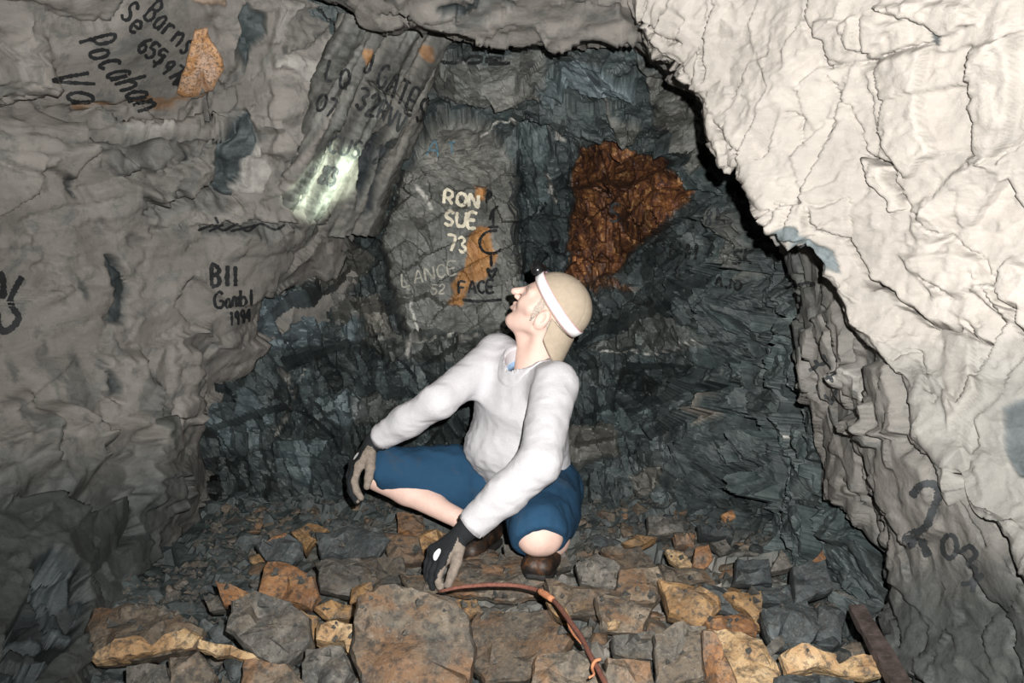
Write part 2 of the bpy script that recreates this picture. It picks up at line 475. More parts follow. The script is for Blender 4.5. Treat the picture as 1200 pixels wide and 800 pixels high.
    F([(660, 500), (690, 495), (720, 500), (725, 530), (680, 545), (660, 530)], off=0.04, edge=4, brown=0.5, tone=0.15)
    F([(820, 465), (840, 462), (838, 490), (815, 500)], off=0.04, tx=0.4, edge=4, brown=0.9, tone=0.1)
    F([(805, 520), (835, 505), (838, 515), (812, 530)], off=0.03, edge=3, tone=-0.4)
    F([(852, 550), (880, 540), (885, 600), (855, 600)], off=-0.07, edge=5, tone=-0.5)
    F([(735, 560), (775, 545), (780, 570), (750, 585)], off=0.03, edge=4, brown=0.7)
    F([(845, 240), (880, 250), (895, 300), (865, 330), (850, 290)], off=0.03, tx=0.5, edge=6, brown=0.35)
    F([(785, 330), (850, 340), (880, 380), (800, 390)], off=0.02, ty=-0.4, edge=6)
    # calcite threads
    for pts, w in (([(300, 342), (318, 346), (333, 352)], 1.8), ([(318, 522), (338, 478), (356, 432)], 1.2), ([(245, 485), (270, 470)], 1.6),
                   ([(905, 488), (909, 512)], 1.0), ([(615, 150), (650, 158), (660, 165)], 2),
                   ([(640, 200), (650, 235)], 2), ([(565, 145), (600, 140), (625, 160)], 1.6), ([(690, 410), (760, 415), (820, 400)], 1.0),
                   ([(480, 400), (478, 415)], 3), ([(440, 398), (520, 402), (560, 398)], 1.5), ([(475, 330), (490, 395)], 1.2), ([(490, 215), (505, 245)], 2.0),
                   ([(332, 435), (340, 455)], 3), ([(255, 430), (280, 440)], 2.5)):
        l = line_dist(px + 2 * fbm(p, 40, 2, 4), py + 2 * fbm(p, 40, 2, 8), pts)
        A['pale'] = np.maximum(A['pale'], 0.8 * np.clip(1.6 - l / w, 0, 1) * smooth(fbm(p, 60, 2, 77), -0.6, 0.2))
    for pts in ([(608, 150), (612, 240), (606, 330)], [(668, 160), (672, 250), (662, 330)], [(500, 110), (560, 125), (640, 128), (720, 150), (800, 200)],
                [(480, 400), (560, 405), (640, 418)], [(660, 405), (760, 412), (860, 400)], [(850, 240), (880, 330), (900, 400)], [(865, 235), (900, 330), (925, 420)]):
        crack(disp, wx, wy, pts, 0.03, 2.2)
    return disp, None

# ---- left wall -------------------------------------------------------------
def g_left():
    rows = [
        (-420, [(-900, .75), (-500, 1.1), (-150, 1.5), (0, 1.75), (120, 2.0), (230, 2.2), (300, 2.35), (370, 2.6), (440, 2.9)]),
        (-60,  [(-900, .85), (-450, 1.4), (-150, 2.0), (0, 2.28), (120, 2.45), (230, 2.62), (300, 2.75), (370, 2.92), (440, 3.15)]),
        (60,   [(-900, .90), (-430, 1.5), (-150, 2.15), (0, 2.45), (120, 2.66), (230, 2.84), (300, 2.90), (360, 3.00), (440, 3.35)]),
        (128,  [(-900, .95), (-420, 1.55), (-150, 2.2), (0, 2.50), (120, 2.80), (230, 3.00), (300, 2.98), (360, 3.08), (440, 3.5)]),
        (165,  [(-900, .95), (-420, 1.55), (-150, 2.2), (0, 2.52), (120, 2.74), (230, 2.92), (300, 3.02), (360, 3.12), (440, 3.6)]),
        (262,  [(-900, .95), (-420, 1.55), (-150, 2.2), (0, 2.55), (120, 2.78), (230, 3.00), (300, 3.12), (355, 3.28), (430, 3.75)]),
        (400,  [(-900, .95), (-420, 1.6), (-150, 2.2), (0, 2.55), (120, 2.80), (230, 3.10), (290, 3.36), (340, 3.65), (420, 3.9)]),
        (520,  [(-900, .95), (-420, 1.6), (-150, 2.15), (0, 2.50), (120, 2.80), (215, 3.12), (255, 3.55), (320, 3.8), (400, 4.0)]),
        (640,  [(-900, .90), (-420, 1.45), (-150, 1.95), (0, 2.28), (100, 2.52), (170, 2.84), (220, 3.3), (300, 3.7), (380, 3.9)]),
        (760,  [(-900, .80), (-420, 1.25), (-150, 1.68), (0, 1.95), (70, 2.06), (120, 2.22), (180, 2.7), (280, 3.5), (360, 3.8)]),
        (1000, [(-900, .65), (-420, .95), (-150, 1.25), (0, 1.45), (60, 1.55), (110, 1.7), (160, 2.0), (250, 2.9), (330, 3.2)])]
    return np.array([[P(c, r, d) for c, d in cs] for r, cs in rows])

def s_left(p, n, px, py, d, A):
    wx, wy = wob(px, py, p, 9, 12, 21)
    disp = 0.035 * fbm(p, 2.5, 3, 15)
    f1, r1, e1 = facets(p, 0.34, 0.014, 0.17, 41, STRATA, warp=0.1)
    f2, r2, e2 = facets(p, 0.12, 0.004, 0.17, 43, STRATA, warp=0.1)
    low = smooth(py, 200, 330)
    flat = smooth(-poly_sdf(wx, wy, [(90, -60), (245, -60), (250, 60), (215, 118), (60, 122), (50, 70)]), -5, 12)
    bill = smooth(-poly_sdf(wx, wy, [(228, 285), (330, 300), (300, 395), (240, 400)]), -5, 12)
    disp += (f1 + f2 * (1 - 0.5 * low)) * (1 - 0.85 * flat) * (1 - 0.7 * bill) + 0.006 * fbm(p, 9, 4, 6) * (1 - 0.6 * flat)
    A['dark'][:] = 0.12 + 0.20 * smooth(fbm(p, 3.5, 4, 61), 0.0, 0.7)
    A['tone'] += -0.32 + 0.05 * r1 + 0.05 * r2
    F = lambda poly, **k: feature(A, disp, wx, wy, d, poly, **k)
    # bedding ledges under the written face
    F([(0, 110), (60, 118), (205, 128), (240, 118), (250, 160), (120, 178), (0, 150)], off=-0.035, ty=0.3, edge=3, groove=0.02, tone=-0.1)
    F([(85, 128), (200, 130), (235, 122), (230, 150), (140, 158)], off=0.035, ty=-0.6, edge=3, tone=0.18)
    F([(145, 150), (205, 140), (208, 150), (160, 158)], off=0.02, edge=2, tone=0.25, pale=0.15)
    F([(95, 160), (190, 158), (260, 150), (215, 185), (130, 200)], off=-0.01, ty=0.9, edge=3, groove=0.02, dark=0.45)
    F([(165, 170), (275, 150), (268, 215), (225, 235), (165, 232)], off=0.03, tx=-0.4, edge=4, tone=-0.05)
    F([(160, 232), (250, 226), (275, 236), (250, 250), (170, 252)], off=-0.035, ty=1.2, edge=3, dark=0.5, groove=0.01)
    F([(190, 205), (240, 195), (245, 220), (180, 228)], off=0.03, edge=3, tone=0.12)
    F([(232, 262), (335, 256), (345, 266), (300, 278), (235, 274)], off=-0.04, ty=1.6, edge=3, dark=0.6)
    F([(180, 240), (335, 245), (345, 256), (232, 262), (175, 262)], off=0.02, edge=3, tone=0.12)
    # lighter hummocks at the left edge
    F([(-40, 30), (40, 25), (62, 60), (45, 115), (-40, 130)], off=0.06, tx=-0.3, edge=8, tone=0.16)
    F([(0, 140), (60, 128), (98, 170), (85, 210), (40, 205), (0, 190)], off=0.04, tx=0.2, edge=8, tone=0.08)
    F([(-10, 0), (60, 8), (130, 22), (150, 0), (150, -40), (-10, -40)], off=0.03, ty=-0.4, edge=4, tone=0.05)
    # dark slate window near the top, calcite below it
    F([(278, 20), (302, 5), (312, 35), (300, 70), (285, 90), (276, 60)], off=-0.03, dark=1, blue=0.3, edge=4)
    F([(262, 148), (288, 130), (306, 165), (300, 200), (272, 232), (246, 232), (250, 185)], off=-0.035, tx=0.3, dark=1, blue=0.3, edge=4, groove=0.02)
    F([(305, 165), (322, 200), (312, 218), (282, 228), (272, 222), (296, 195)], off=0.015, dark=0.1, pale=0.75, edge=4)
    F([(250, 30), (275, 20), (278, 80), (262, 95), (250, 85)], off=0.025, tx=0.3, edge=4, tone=0.05)
    F([(318, 50), (372, 20), (395, 10), (380, 110), (345, 235), (320, 160)], off=0.03, tx=0.15, edge=5, tone=0.12)
    F([(325, 72), (362, 60), (382, 35), (385, 55), (360, 92), (326, 88)], off=0.025, edge=3, pale=0.35, tone=0.1)
    F([(340, 0), (376, 0), (360, 45), (335, 65)], off=0.02, tx=-0.5, edge=3, dark=0.35)
    F([(325, 5), (345, 0), (335, 40), (320, 50)], off=0.03, pale=0.3, edge=3)
    # orange iron-stained faces
    F([(232, -12), (268, -10), (268, 8), (236, 10)], off=0.015, ochre=0.85, pale=0.35, edge=3)
    F([(95, 122), (150, 112), (205, 112), (240, 114), (200, 119), (130, 124), (98, 131)], ochre=0.7, edge=3)
    # dark seams and drips
    F([(128, 300), (136, 298), (147, 318), (143, 350), (138, 382), (126, 378), (130, 340)], off=-0.02, dark=1, soot=0.45, edge=4, groove=0.015)
    F([(74, 205), (88, 206), (84, 225), (80, 246), (76, 232)], off=-0.015, soot=0.8, edge=3)
    F([(96, 322), (104, 330), (106, 352), (98, 348)], soot=0.3, dark=0.7, edge=5)
    F([(112, 418), (124, 440), (126, 460), (118, 452)], off=-0.02, soot=0.5, dark=0.9, edge=4)
    F([(150, 270), (165, 268), (172, 280), (155, 284)], soot=0.35, off=-0.01, edge=3)
    F([(205, 180), (216, 176), (214, 190), (206, 192)], off=-0.02, soot=0.6, dark=1, edge=3)
    # lower bulges
    F([(20, 500), (55, 470), (105, 500), (110, 540), (80, 590), (20, 560)], off=0.07, tx=0.2, edge=14, tone=0.05)
    F([(150, 500), (185, 480), (215, 530), (205, 580), (165, 600), (150, 560)], off=0.06, tx=-0.3, edge=12, tone=0.04)
    F([(110, 420), (150, 410), (170, 470), (140, 510), (115, 480)], off=0.05, tx=0.3, edge=12, tone=0.06)
    F([(0, 470), (30, 460), (40, 560), (0, 600)], off=0.04, edge=10)
    F([(190, 410), (235, 415), (240, 440), (228, 490), (200, 500)], off=0.04, tx=0.3, edge=8, tone=0.1)
    F([(-120, 560), (60, 550), (215, 545), (200, 700), (110, 900), (-120, 900)], dark=0.86, edge=110)  # darker wet clay, with the flash's falloff near the floor painted in too
    F([(40, 668), (52, 657), (75, 664), (100, 672), (112, 700), (105, 735), (70, 770), (20, 830), (-20, 830), (-5, 770), (25, 715)], off=-0.04, dark=1, soot=0.5, edge=5)
    coal = smooth(-poly_sdf(wx, wy, [(40, 668), (52, 657), (75, 664), (100, 672), (112, 700), (105, 735), (70, 770), (20, 830), (-20, 830), (-5, 770), (25, 715)]), -3, 6)
    fc, rc, _ = facets(p, 0.06, 0.016, 0.7, 47)
    disp += coal * fc; A['tone'] += coal * 0.5 * rc; A['blue'] = np.maximum(A['blue'], coal * np.clip(rc, 0, 1) * 0.5)
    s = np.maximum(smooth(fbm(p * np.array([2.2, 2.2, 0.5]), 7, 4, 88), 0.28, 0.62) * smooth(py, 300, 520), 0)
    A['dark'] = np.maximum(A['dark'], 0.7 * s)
    for pts in ([(0, 128), (45, 112), (70, 95)], [(60, 20), (130, 28), (150, 5)], [(180, 200), (225, 190), (270, 150)], [(120, 120), (210, 130), (250, 110)],
                [(135, 300), (150, 330)], [(115, 450), (128, 470)], [(160, 250), (240, 230), (280, 238)]):
        crack(disp, wx, wy, pts, 0.05, 2.6)
    return disp, None

# ---- slanting slab that catches the headlamp -------------------------------
def g_slab():
    L = [(408, 15, 2.84), (392, 60, 2.90), (374, 120, 2.98), (355, 185, 3.08), (338, 240, 3.18), (322, 285, 3.28)]
    R = [(530, 15, 3.02), (512, 70, 3.10), (498, 120, 3.22), (478, 170, 3.32), (452, 225, 3.42), (432, 275, 3.50)]
    g = []
    for a, b in zip(L, R):
        a, b = np.array(a), np.array(b)
        g.append([P(*(a + [-6, 0, .25])), P(*a), P(*(a * .67 + b * .33)), P(*(a * .33 + b * .67)), P(*b), P(*(b + [8, 0, .22]))])
    return np.array(g)

def s_slab(p, n, px, py, d, A):
    # coordinate across the grain of the slab
    ax = np.array([110.0, -210.0]); ax /= np.linalg.norm(ax)
    along = px * ax[0] + py * ax[1]; across = px * -ax[1] + py * ax[0]
    q = np.stack([across * 0.085, along * 0.006, np.zeros_like(px)], 1)
    st = fbm(q, 1.0, 4, 71)
    disp = 0.016 * st + 0.004 * fbm(p, 40, 3, 72)
    step = np.round(st * 2.2) / 2.2
    disp += 0.012 * step
    A['dark'][:] = 0.72 + 0.35 * st; A['tone'] += -0.18 + 0.45 * fbm(q, 2.3, 3, 73)
    A['brown'][:] = 0.42
    F = lambda poly, **k: feature(A, disp, px, py, d, poly, **k)
    F([(432, 172), (456, 150), (430, 225), (418, 245), (425, 200)], off=-0.05, dark=1, brown=0, soot=0.95, edge=4)
    F([(448, 178), (462, 160), (436, 250), (428, 255)], off=-0.03, dark=1, brown=0, soot=0.85, edge=4)
    F([(388, 150), (393, 148), (352, 238), (345, 238)], off=-0.03, brown=0, dark=1, edge=3)
    F([(385, 120), (398, 108), (345, 215), (325, 245), (335, 215)], off=0.015, dark=0.1, brown=0, edge=3, tone=0.1)
    F([(423, 58), (434, 55), (436, 72), (426, 74)], ochre=0.85, edge=2)
    F([(492, 58), (508, 56), (506, 70), (497, 72)], ochre=0.75, edge=2)
    crack(disp, px, py, [(433, 97), (450, 108), (470, 120), (483, 135)], 0.04, 2.5)
    return disp, None

# ---- roof lip --------------------------------------------------------------
LIP = [(120, -60), (250, -28), (330, -16), (380, 0), (402, 12), (420, 24), (444, 31), (466, 34), (474, 24), (484, 22), (498, 38), (540, 42), (600, 47), (660, 43), (720, 44), (755, 58), (795, 92), (840, 130)]
def g_lip():
    rows = [[], [], [], [], [], []]
    for x, y in LIP:
        k = (x - 600) / 600.0
        rows[0].append(P(x + 6, y - 30, 3.25)); rows[1].append(P(x + 2, y - 3, 2.92))
        rows[2].append(P(x, y, 2.74)); rows[3].append(P(x - 2, y - 14, 2.68))
        rows[4].append(P(600 + k * 640, -130, 2.25)); rows[5].append(P(600 + k * 800, -900, 1.15))
    return np.array(rows)

def s_lip(p, n, px, py, d, A):
    q = p * np.array([0.45, 1, 1.5])
    f1, r1, _ = facets(p, 0.20, 0.009, 0.16, 51, np.diag([0.5, 1.0, 1.5]))
    f2, r2, _ = facets(p, 0.07, 0.003, 0.25, 52, np.diag([0.5, 1.0, 1.5]))
    disp = f1 + f2 + 0.007 * fbm(q, 14, 4, 53)
    A['tone'] += -0.34 + 0.04 * r1 + 0.06 * r2
    A['dark'][:] = 0.12 + 0.30 * smooth(fbm(q, 22, 4, 54), 0.15, 0.6)
    A['brown'][:] = 0.25 * smooth(fbm(q, 12, 3, 55), 0.0, 0.5)
    F = lambda poly, **k: feature(A, disp, px, py, d, poly, **k)
    F([(508, 4), (535, 2), (552, 6), (548, 11), (520, 10)], off=-0.015, soot=0.5, dark=1, edge=3)
    F([(586, 0), (600, 0), (605, 8), (592, 6)], off=-0.015, soot=0.5, dark=1, edge=3)
    F([(545, 0), (560, -4), (565, 4), (550, 4)], soot=0.5, dark=1, edge=3)
    F([(625, 25), (725, 12), (740, 50), (640, 46)], off=0.015, ty=0.3, edge=3, tone=0.08, brown=0, dark=0.1)
    F([(650, 15), (690, 0), (728, 0), (728, 12)], off=-0.01, ty=0.5, edge=3, tone=-0.12)
    return disp, None

# ---- big bright slab, upper right -------------------------------------------
EDGE = [(706, -70, 2.44), (728, -18, 2.44), (745, 30, 2.43), (770, 66, 2.42), (800, 96, 2.40), (822, 112, 2.38), (828, 148, 2.37), (836, 178, 2.35), (846, 198, 2.34),
        (868, 201, 2.31), (884, 228, 2.29), (908, 262, 2.26), (938, 290, 2.24), (968, 322, 2.22), (984, 352, 2.20), (992, 380, 2.18), (1014, 396, 2.14),
        (1034, 424, 2.11), (1062, 446, 2.06), (1078, 512, 2.00), (1106, 540, 1.94), (1130, 592, 1.88), (1166, 610, 1.80), (1202, 655, 1.72), (1260, 720, 1.58), (1330, 800, 1.42), (1400, 900, 1.28)]
def g_over():
    n = len(EDGE); g = [[] for _ in range(7)]
    for i, (x, y, d) in enumerate(EDGE):
        s = i / (n - 1)
        ang = math.radians(-62 + 62 * smooth(np.array(s), 0.0, 0.75) + 10 * s)     # direction in which the slab runs off
        ux, uy = math.cos(ang), math.sin(ang)
        g[0].append(P(x + ux * 30, y + uy * 30, d + 0.55)); g[1].append(P(x + ux * 5, y + uy * 5, d + 0.10))
        g[2].append(P(x, y, d))
        for r, dd, j in ((40, -.05, 3), (160, -.20, 4), (380, -.48, 5), (900, -.95, 6)):
            g[j].append(P(x + ux * r, y + uy * r, max(d + dd * (0.55 + 0.45 * d / 2.4), 0.5)))
    return np.array(g)

def s_over(p, n, px, py, d, A):
    wx, wy = wob(px, py, p, 7, 16, 91)
    AN = np.diag([1.7, 1.0, 0.8]) @ rotm('Y', -0.35)
    edge_in = smooth(poly_sdf(px, py, [e[:2] for e in EDGE] + [(1400, 2000), (-500, 2000), (-500, -70)]), 0, 30)
    f1, r1, e1 = facets(p, 0.24, 0.010, 0.14, 61, AN, warp=0.1)
    f2, r2, e2 = facets(p, 0.08, 0.003, 0.17, 62, AN, warp=0.1)
    f3, r3, e3 = facets(p, 0.032, 0.0008, 0.14, 63, AN, warp=0.1)
    rub = smooth(px, 1010, 930)
    disp = (f1 + f2 * (0.55 + 0.6 * rub) + f3) + 0.006 * fbm(p, 12, 4, 64)
    A['dark'][:] = 0.0
    A['clean'][:] = 0.8; A['tone'] += 0.20 + 0.03 * r1 + 0.04 * r2 + 0.03 * r3
    F = lambda poly, **k: feature(A, disp, wx, wy, d, poly, **k)
    F([(1030, 0), (1130, 0), (1150, 30), (1095, 40), (1060, 20)], off=0.03, ty=-0.2, edge=4, tone=0.06)
    F([(968, 25), (1005, 18), (1010, 55), (985, 72), (968, 60)], off=0.02, tx=0.2, edge=4, tone=0.05)
    F([(1012, 20), (1060, 22), (1062, 60), (1020, 65)], off=0.02, edge=4, tone=0.04)
    F([(1010, 78), (1085, 58), (1080, 140), (1095, 180), (1060, 205), (1030, 170)], off=0.028, tx=0.1, edge=4, tone=0.08)
    F([(1086, 60), (1140, 55), (1140, 190), (1110, 200), (1096, 180), (1082, 140)], off=-0.015, tx=-0.15, edge=5, tone=-0.08)
    F([(1145, 60), (1200, 30), (1190, 150), (1160, 195), (1140, 180)], off=0.03, tx=0.2, edge=8, tone=0.05)
    F([(1012, 175), (1040, 195), (1050, 230), (1068, 245), (1040, 250), (1022, 215)], off=0.03, tx=-0.2, edge=3, tone=0.1, groove=0.02)
    F([(905, 240), (945, 243), (948, 282), (930, 284), (912, 262)], off=0.025, edge=3, tone=0.06)
    F([(945, 243), (990, 230), (992, 278), (960, 268)], off=0.012, edge=3, tone=-0.05, groove=0.012)
    F([(915, 268), (940, 272), (980, 300), (985, 320), (960, 318), (935, 290)], off=-0.012, blue=0.75, dark=0.6, edge=4)
    F([(983, 335), (1000, 345), (1008, 348), (1002, 350), (990, 345)], off=0.01, tone=0.1, edge=3)
    F([(838, 150), (858, 178), (870, 198), (845, 196)], off=-0.015, tx=0.3, edge=3, tone=-0.1, groove=0.012)
    F([(760, 50), (790, 75), (815, 90), (820, 60), (790, 20), (760, 10)], off=0.012, edge=3, tone=-0.06)
    F([(1085, 38), (1100, 36), (1101, 52), (1088, 52)], soot=0.75, blue=0.5, edge=3)
    F([(1178, 478), (1205, 470), (1240, 480), (1240, 570), (1195, 562), (1180, 520)], soot=0.55, blue=0.7, dark=0.8, edge=6, off=-0.01)
    F([(1060, 300), (1110, 290), (1150, 300), (1155, 345), (1090, 350)], off=0.03, edge=8, tone=0.06)
    F([(1070, 240), (1095, 230), (1110, 280), (1075, 300)], off=0.02, tx=0.3, edge=6, tone=0.07)
    F([(1140, 345), (1170, 335), (1180, 300), (1240, 320), (1240, 395), (1190, 385)], off=0.03, edge=4, tone=0.05)
    F([(1030, 410), (1200, 400), (1300, 420), (1300, 760), (1150, 660), (1060, 500)], dark=0.45, edge=70)  # flash falloff on the lower slab, put into the colour as darker rock
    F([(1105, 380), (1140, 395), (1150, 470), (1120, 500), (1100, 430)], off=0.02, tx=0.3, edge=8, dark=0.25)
    for pts, dep, w in (([(942, 0), (952, 25), (966, 45), (968, 65), (975, 78)], 0.10, 2.4), ([(975, 78), (1010, 72), (1060, 60), (1090, 54)], 0.03, 1.8),
                        ([(1004, 165), (1010, 175), (1040, 192), (1048, 215), (1068, 240)], 0.10, 2.4), ([(905, 243), (940, 243), (948, 258), (992, 278), (996, 288)], 0.04, 1.8),
                        ([(994, 285), (1004, 305), (1024, 335), (1060, 358), (1090, 372), (1120, 378)], 0.13, 3.4), ([(1172, 340), (1176, 355), (1192, 370), (1188, 385), (1200, 394)], 0.12, 3.2),
                        ([(1126, 372), (1135, 390), (1160, 398)], 0.08, 2.2), ([(822, 45), (826, 70), (824, 92)], 0.08, 2.2), ([(835, 145), (848, 160), (856, 178), (870, 186)], 0.06, 2.0),
                        ([(745, 28), (775, 50), (790, 58)], 0.06, 2.4), ([(1040, 0), (1060, 22), (1095, 42)], 0.03, 1.8), ([(1075, 325), (1110, 350), (1170, 340)], 0.03, 2.0),
                        ([(915, 138), (935, 142), (938, 165)], 0.03, 1.6), ([(965, 80), (985, 110), (1003, 160)], 0.03, 1.8), ([(1070, 245), (1090, 270), (1150, 300), (1165, 330)], 0.03, 1.8),
                        ([(1050, 420), (1075, 410), (1098, 470)], 0.03, 2.0)):
        crack(disp, wx, wy, pts, dep, w)
    return disp, None

# ---- lower right wall --------------------------------------------------------
def g_right():
    I = [(868, 120, 3.0), (885, 200, 2.95), (912, 270, 2.82), (930, 330, 2.78), (942, 400, 2.73), (952, 470, 2.69), (964, 530, 2.62), (972, 585, 2.55), (1010, 640, 2.40), (1028, 700, 2.27), (1048, 760, 2.14), (1068, 830, 2.02), (1100, 960, 1.85)]
    Mi = [(930, 90, 2.74), (960, 170, 2.66), (985, 245, 2.56), (1005, 310, 2.44), (1024, 372, 2.27), (1044, 425, 2.15), (1070, 470, 2.09), (1090, 525, 2.01), (1118, 585, 1.94), (1160, 640, 1.85), (1215, 700, 1.73), (1275, 780, 1.60), (1380, 920, 1.40)]
    g = []
    for a, b in zip(I, Mi):
        a, b = np.array(a), np.array(b)
        g.append([P(*(a + [25, 0, .8])), P(*(a + [2, 0, .12])), P(*a), P(*(a * .75 + b * .25)), P(*(a * .35 + b * .65)), P(*b), P(*(b + [90, -10, -0.05])), P(*(b + [500, 0, -0.35]))])
    return np.array(g).transpose(1, 0, 2)

def s_right(p, n, px, py, d, A):
    wx, wy = wob(px, py, p, 7, 14, 101)
    AN = np.diag([1.6, 1.0, 0.7]) @ rotm('Y', 0.3)
    f1, r1, _ = facets(p, 0.22, 0.012, 0.18, 71, AN, warp=0.1)
    f2, r2, _ = facets(p, 0.07, 0.004, 0.25, 72, AN, warp=0.1)
    flat = smooth(-poly_sdf(wx, wy, [(1040, 540), (1110, 545), (1180, 640), (1180, 720), (1080, 690)]), -10, 25)
    disp = (f1 + f2) * (1 - 0.7 * flat) * 0.75 + 0.005 * fbm(p, 14, 4, 73)
    A['dark'][:] = 0.22 + 0.14 * smooth(fbm(p, 5, 3, 19), 0, .6)
    A['tone'] += -0.36 + 0.04 * r1 + 0.05 * r2
    F = lambda poly, **k: feature(A, disp, wx, wy, d, poly, **k)
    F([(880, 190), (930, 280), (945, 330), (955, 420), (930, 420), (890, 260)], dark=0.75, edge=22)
    F([(940, 405), (990, 350), (1010, 400), (1000, 470), (950, 470)], off=0.02, edge=6, tone=0.05)
    F([(993, 425), (1006, 432), (1018, 470), (1008, 468)], pale=0.85, edge=3, off=0.008)
    F([(1018, 425), (1050, 424), (1062, 460), (1075, 510), (1040, 505), (1020, 470)], off=0.035, tx=0.15, edge=3, tone=0.12, groove=0.015)
    F([(1000, 480), (1060, 500), (1090, 560), (1110, 620), (1070, 640), (1025, 560)], off=0.03, tx=-0.1, edge=8, tone=0.04)
    F([(970, 585), (1020, 580), (1030, 640), (1000, 690), (975, 640)], off=-0.03, edge=6, dark=0.35)
    F([(1005, 640), (1030, 640), (1040, 720), (1010, 700)], off=-0.03, dark=1, edge=6)
    F([(1000, 660), (1060, 680), (1200, 660), (1350, 900), (1000, 900)], dark=0.80, edge=100)  # foot of the wall painted darker to stand in for fading flash light
    F([(1025, 555), (1032, 580), (1034, 610), (1028, 640), (1022, 600)], off=-0.02, dark=0.8, edge=4)
    for pts, dep, w in (([(958, 340), (985, 385), (992, 440)], .06, 2.4), ([(1000, 480), (1010, 540), (1020, 600), (1030, 660), (1045, 720), (1060, 760)], .08, 3),
                        ([(920, 300), (950, 400), (958, 450), (966, 480)], .07, 2.6), ([(1018, 425), (1022, 470), (1044, 505)], .05, 2.2), ([(905, 250), (935, 330), (948, 400)], .06, 2.4),
                        ([(948, 455), (965, 475), (970, 500)], .05, 2.2), ([(1120, 650), (1180, 740), (1200, 800)], .03, 2.4), ([(985, 560), (1005, 620), (1012, 660)], .04, 2.2),
                        ([(1070, 510), (1105, 560), (1150, 640)], .03, 2)):
        crack(disp, wx, wy, pts, dep, w)
    return disp, None

wall_back = tag(sheet('wall_back', g_back(), 520, 420, s_back, None, False), 'dark broken slate face at the end of the mine tunnel', kind='structure')
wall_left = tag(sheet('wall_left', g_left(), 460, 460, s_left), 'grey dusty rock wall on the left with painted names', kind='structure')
rock_slab = sheet('rock_slab', g_slab(), 130, 190, s_slab, wall_left)
rock_slab['label'] = 'slanting grained slab lit by the headlamp and covered in names'
ceiling = tag(sheet('ceiling', g_lip(), 460, 190, s_lip), 'pale rock roof lip above the dark recess', kind='structure')
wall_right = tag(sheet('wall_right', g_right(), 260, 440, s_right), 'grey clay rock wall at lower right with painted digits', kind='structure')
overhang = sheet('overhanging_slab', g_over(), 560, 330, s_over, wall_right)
overhang['label'] = 'bright cream overhanging slab with black gap under its edge'

# ---- floor -------------------------------------------------------------------
fx = np.arange(-2.2, 2.2, 0.014); fy = np.concatenate([np.arange(-1.2, 1.6, 0.08), np.arange(1.6, 4.1, 0.012)])
FX, FY = np.meshgrid(fx, fy)
fp = np.stack([FX.ravel(), FY.ravel(), np.zeros(FX.size)], 1)
def floor_h(p):
    q = p.copy(); q[:, 2] = 0
    f1, r1, _ = facets(q, 0.20, 0.014, 0.20, 201)
    f2, r2, _ = facets(q, 0.07, 0.007, 0.28, 202)
    h = f1 + f2 + 0.02 * fbm(q, 2.5, 3, 203) + 0.008 * fbm(q, 25, 3, 204)
    h += FLOOR_Z + 0.06 * smooth(q[:, 1], 3.0, 3.6) - 0.03
    return h, r1, r2
fh, fr1, fr2 = floor_h(fp)
fp[:, 2] = fh
FA = {k: np.zeros(len(fp)) for k in ATTRS}
FA['dark'][:] = 1
fpx, fpy, _ = proj(fp)
warm = smooth(fpx, 250, 420) * smooth(fpx, 1000, 850) * smooth(fpy, 600, 660) * smooth(FY.ravel(), 1.0, 1.6)
FA['brown'] = np.clip(warm * (0.55 + 0.4 * fr2), 0, 0.9)
FA['tone'] = 0.1 * fr1 + 0.15 * fr2 - 0.25 + 0.2 * warm
fi = np.arange(FX.size).reshape(FX.shape)
ff = np.stack([fi[:-1, :-1], fi[:-1, 1:], fi[1:, 1:], fi[1:, :-1]], -1).reshape(-1, 4)
floor = tag(mesh_obj('floor', fp, ff, M['wall'], None, False, FA), 'rough dark rubble floor of the mine', kind='structure')
bpy.context.view_layer.update()
DG = bpy.context.evaluated_depsgraph_get()
FLOOR_BVH = BVHTree.FromObject(floor, DG)
def ground_z(x, y):
    h = FLOOR_BVH.ray_cast(Vector((x, y, 2)), Vector((0, 0, -1)))
    return h[0].z if h[0] is not None else 0.0
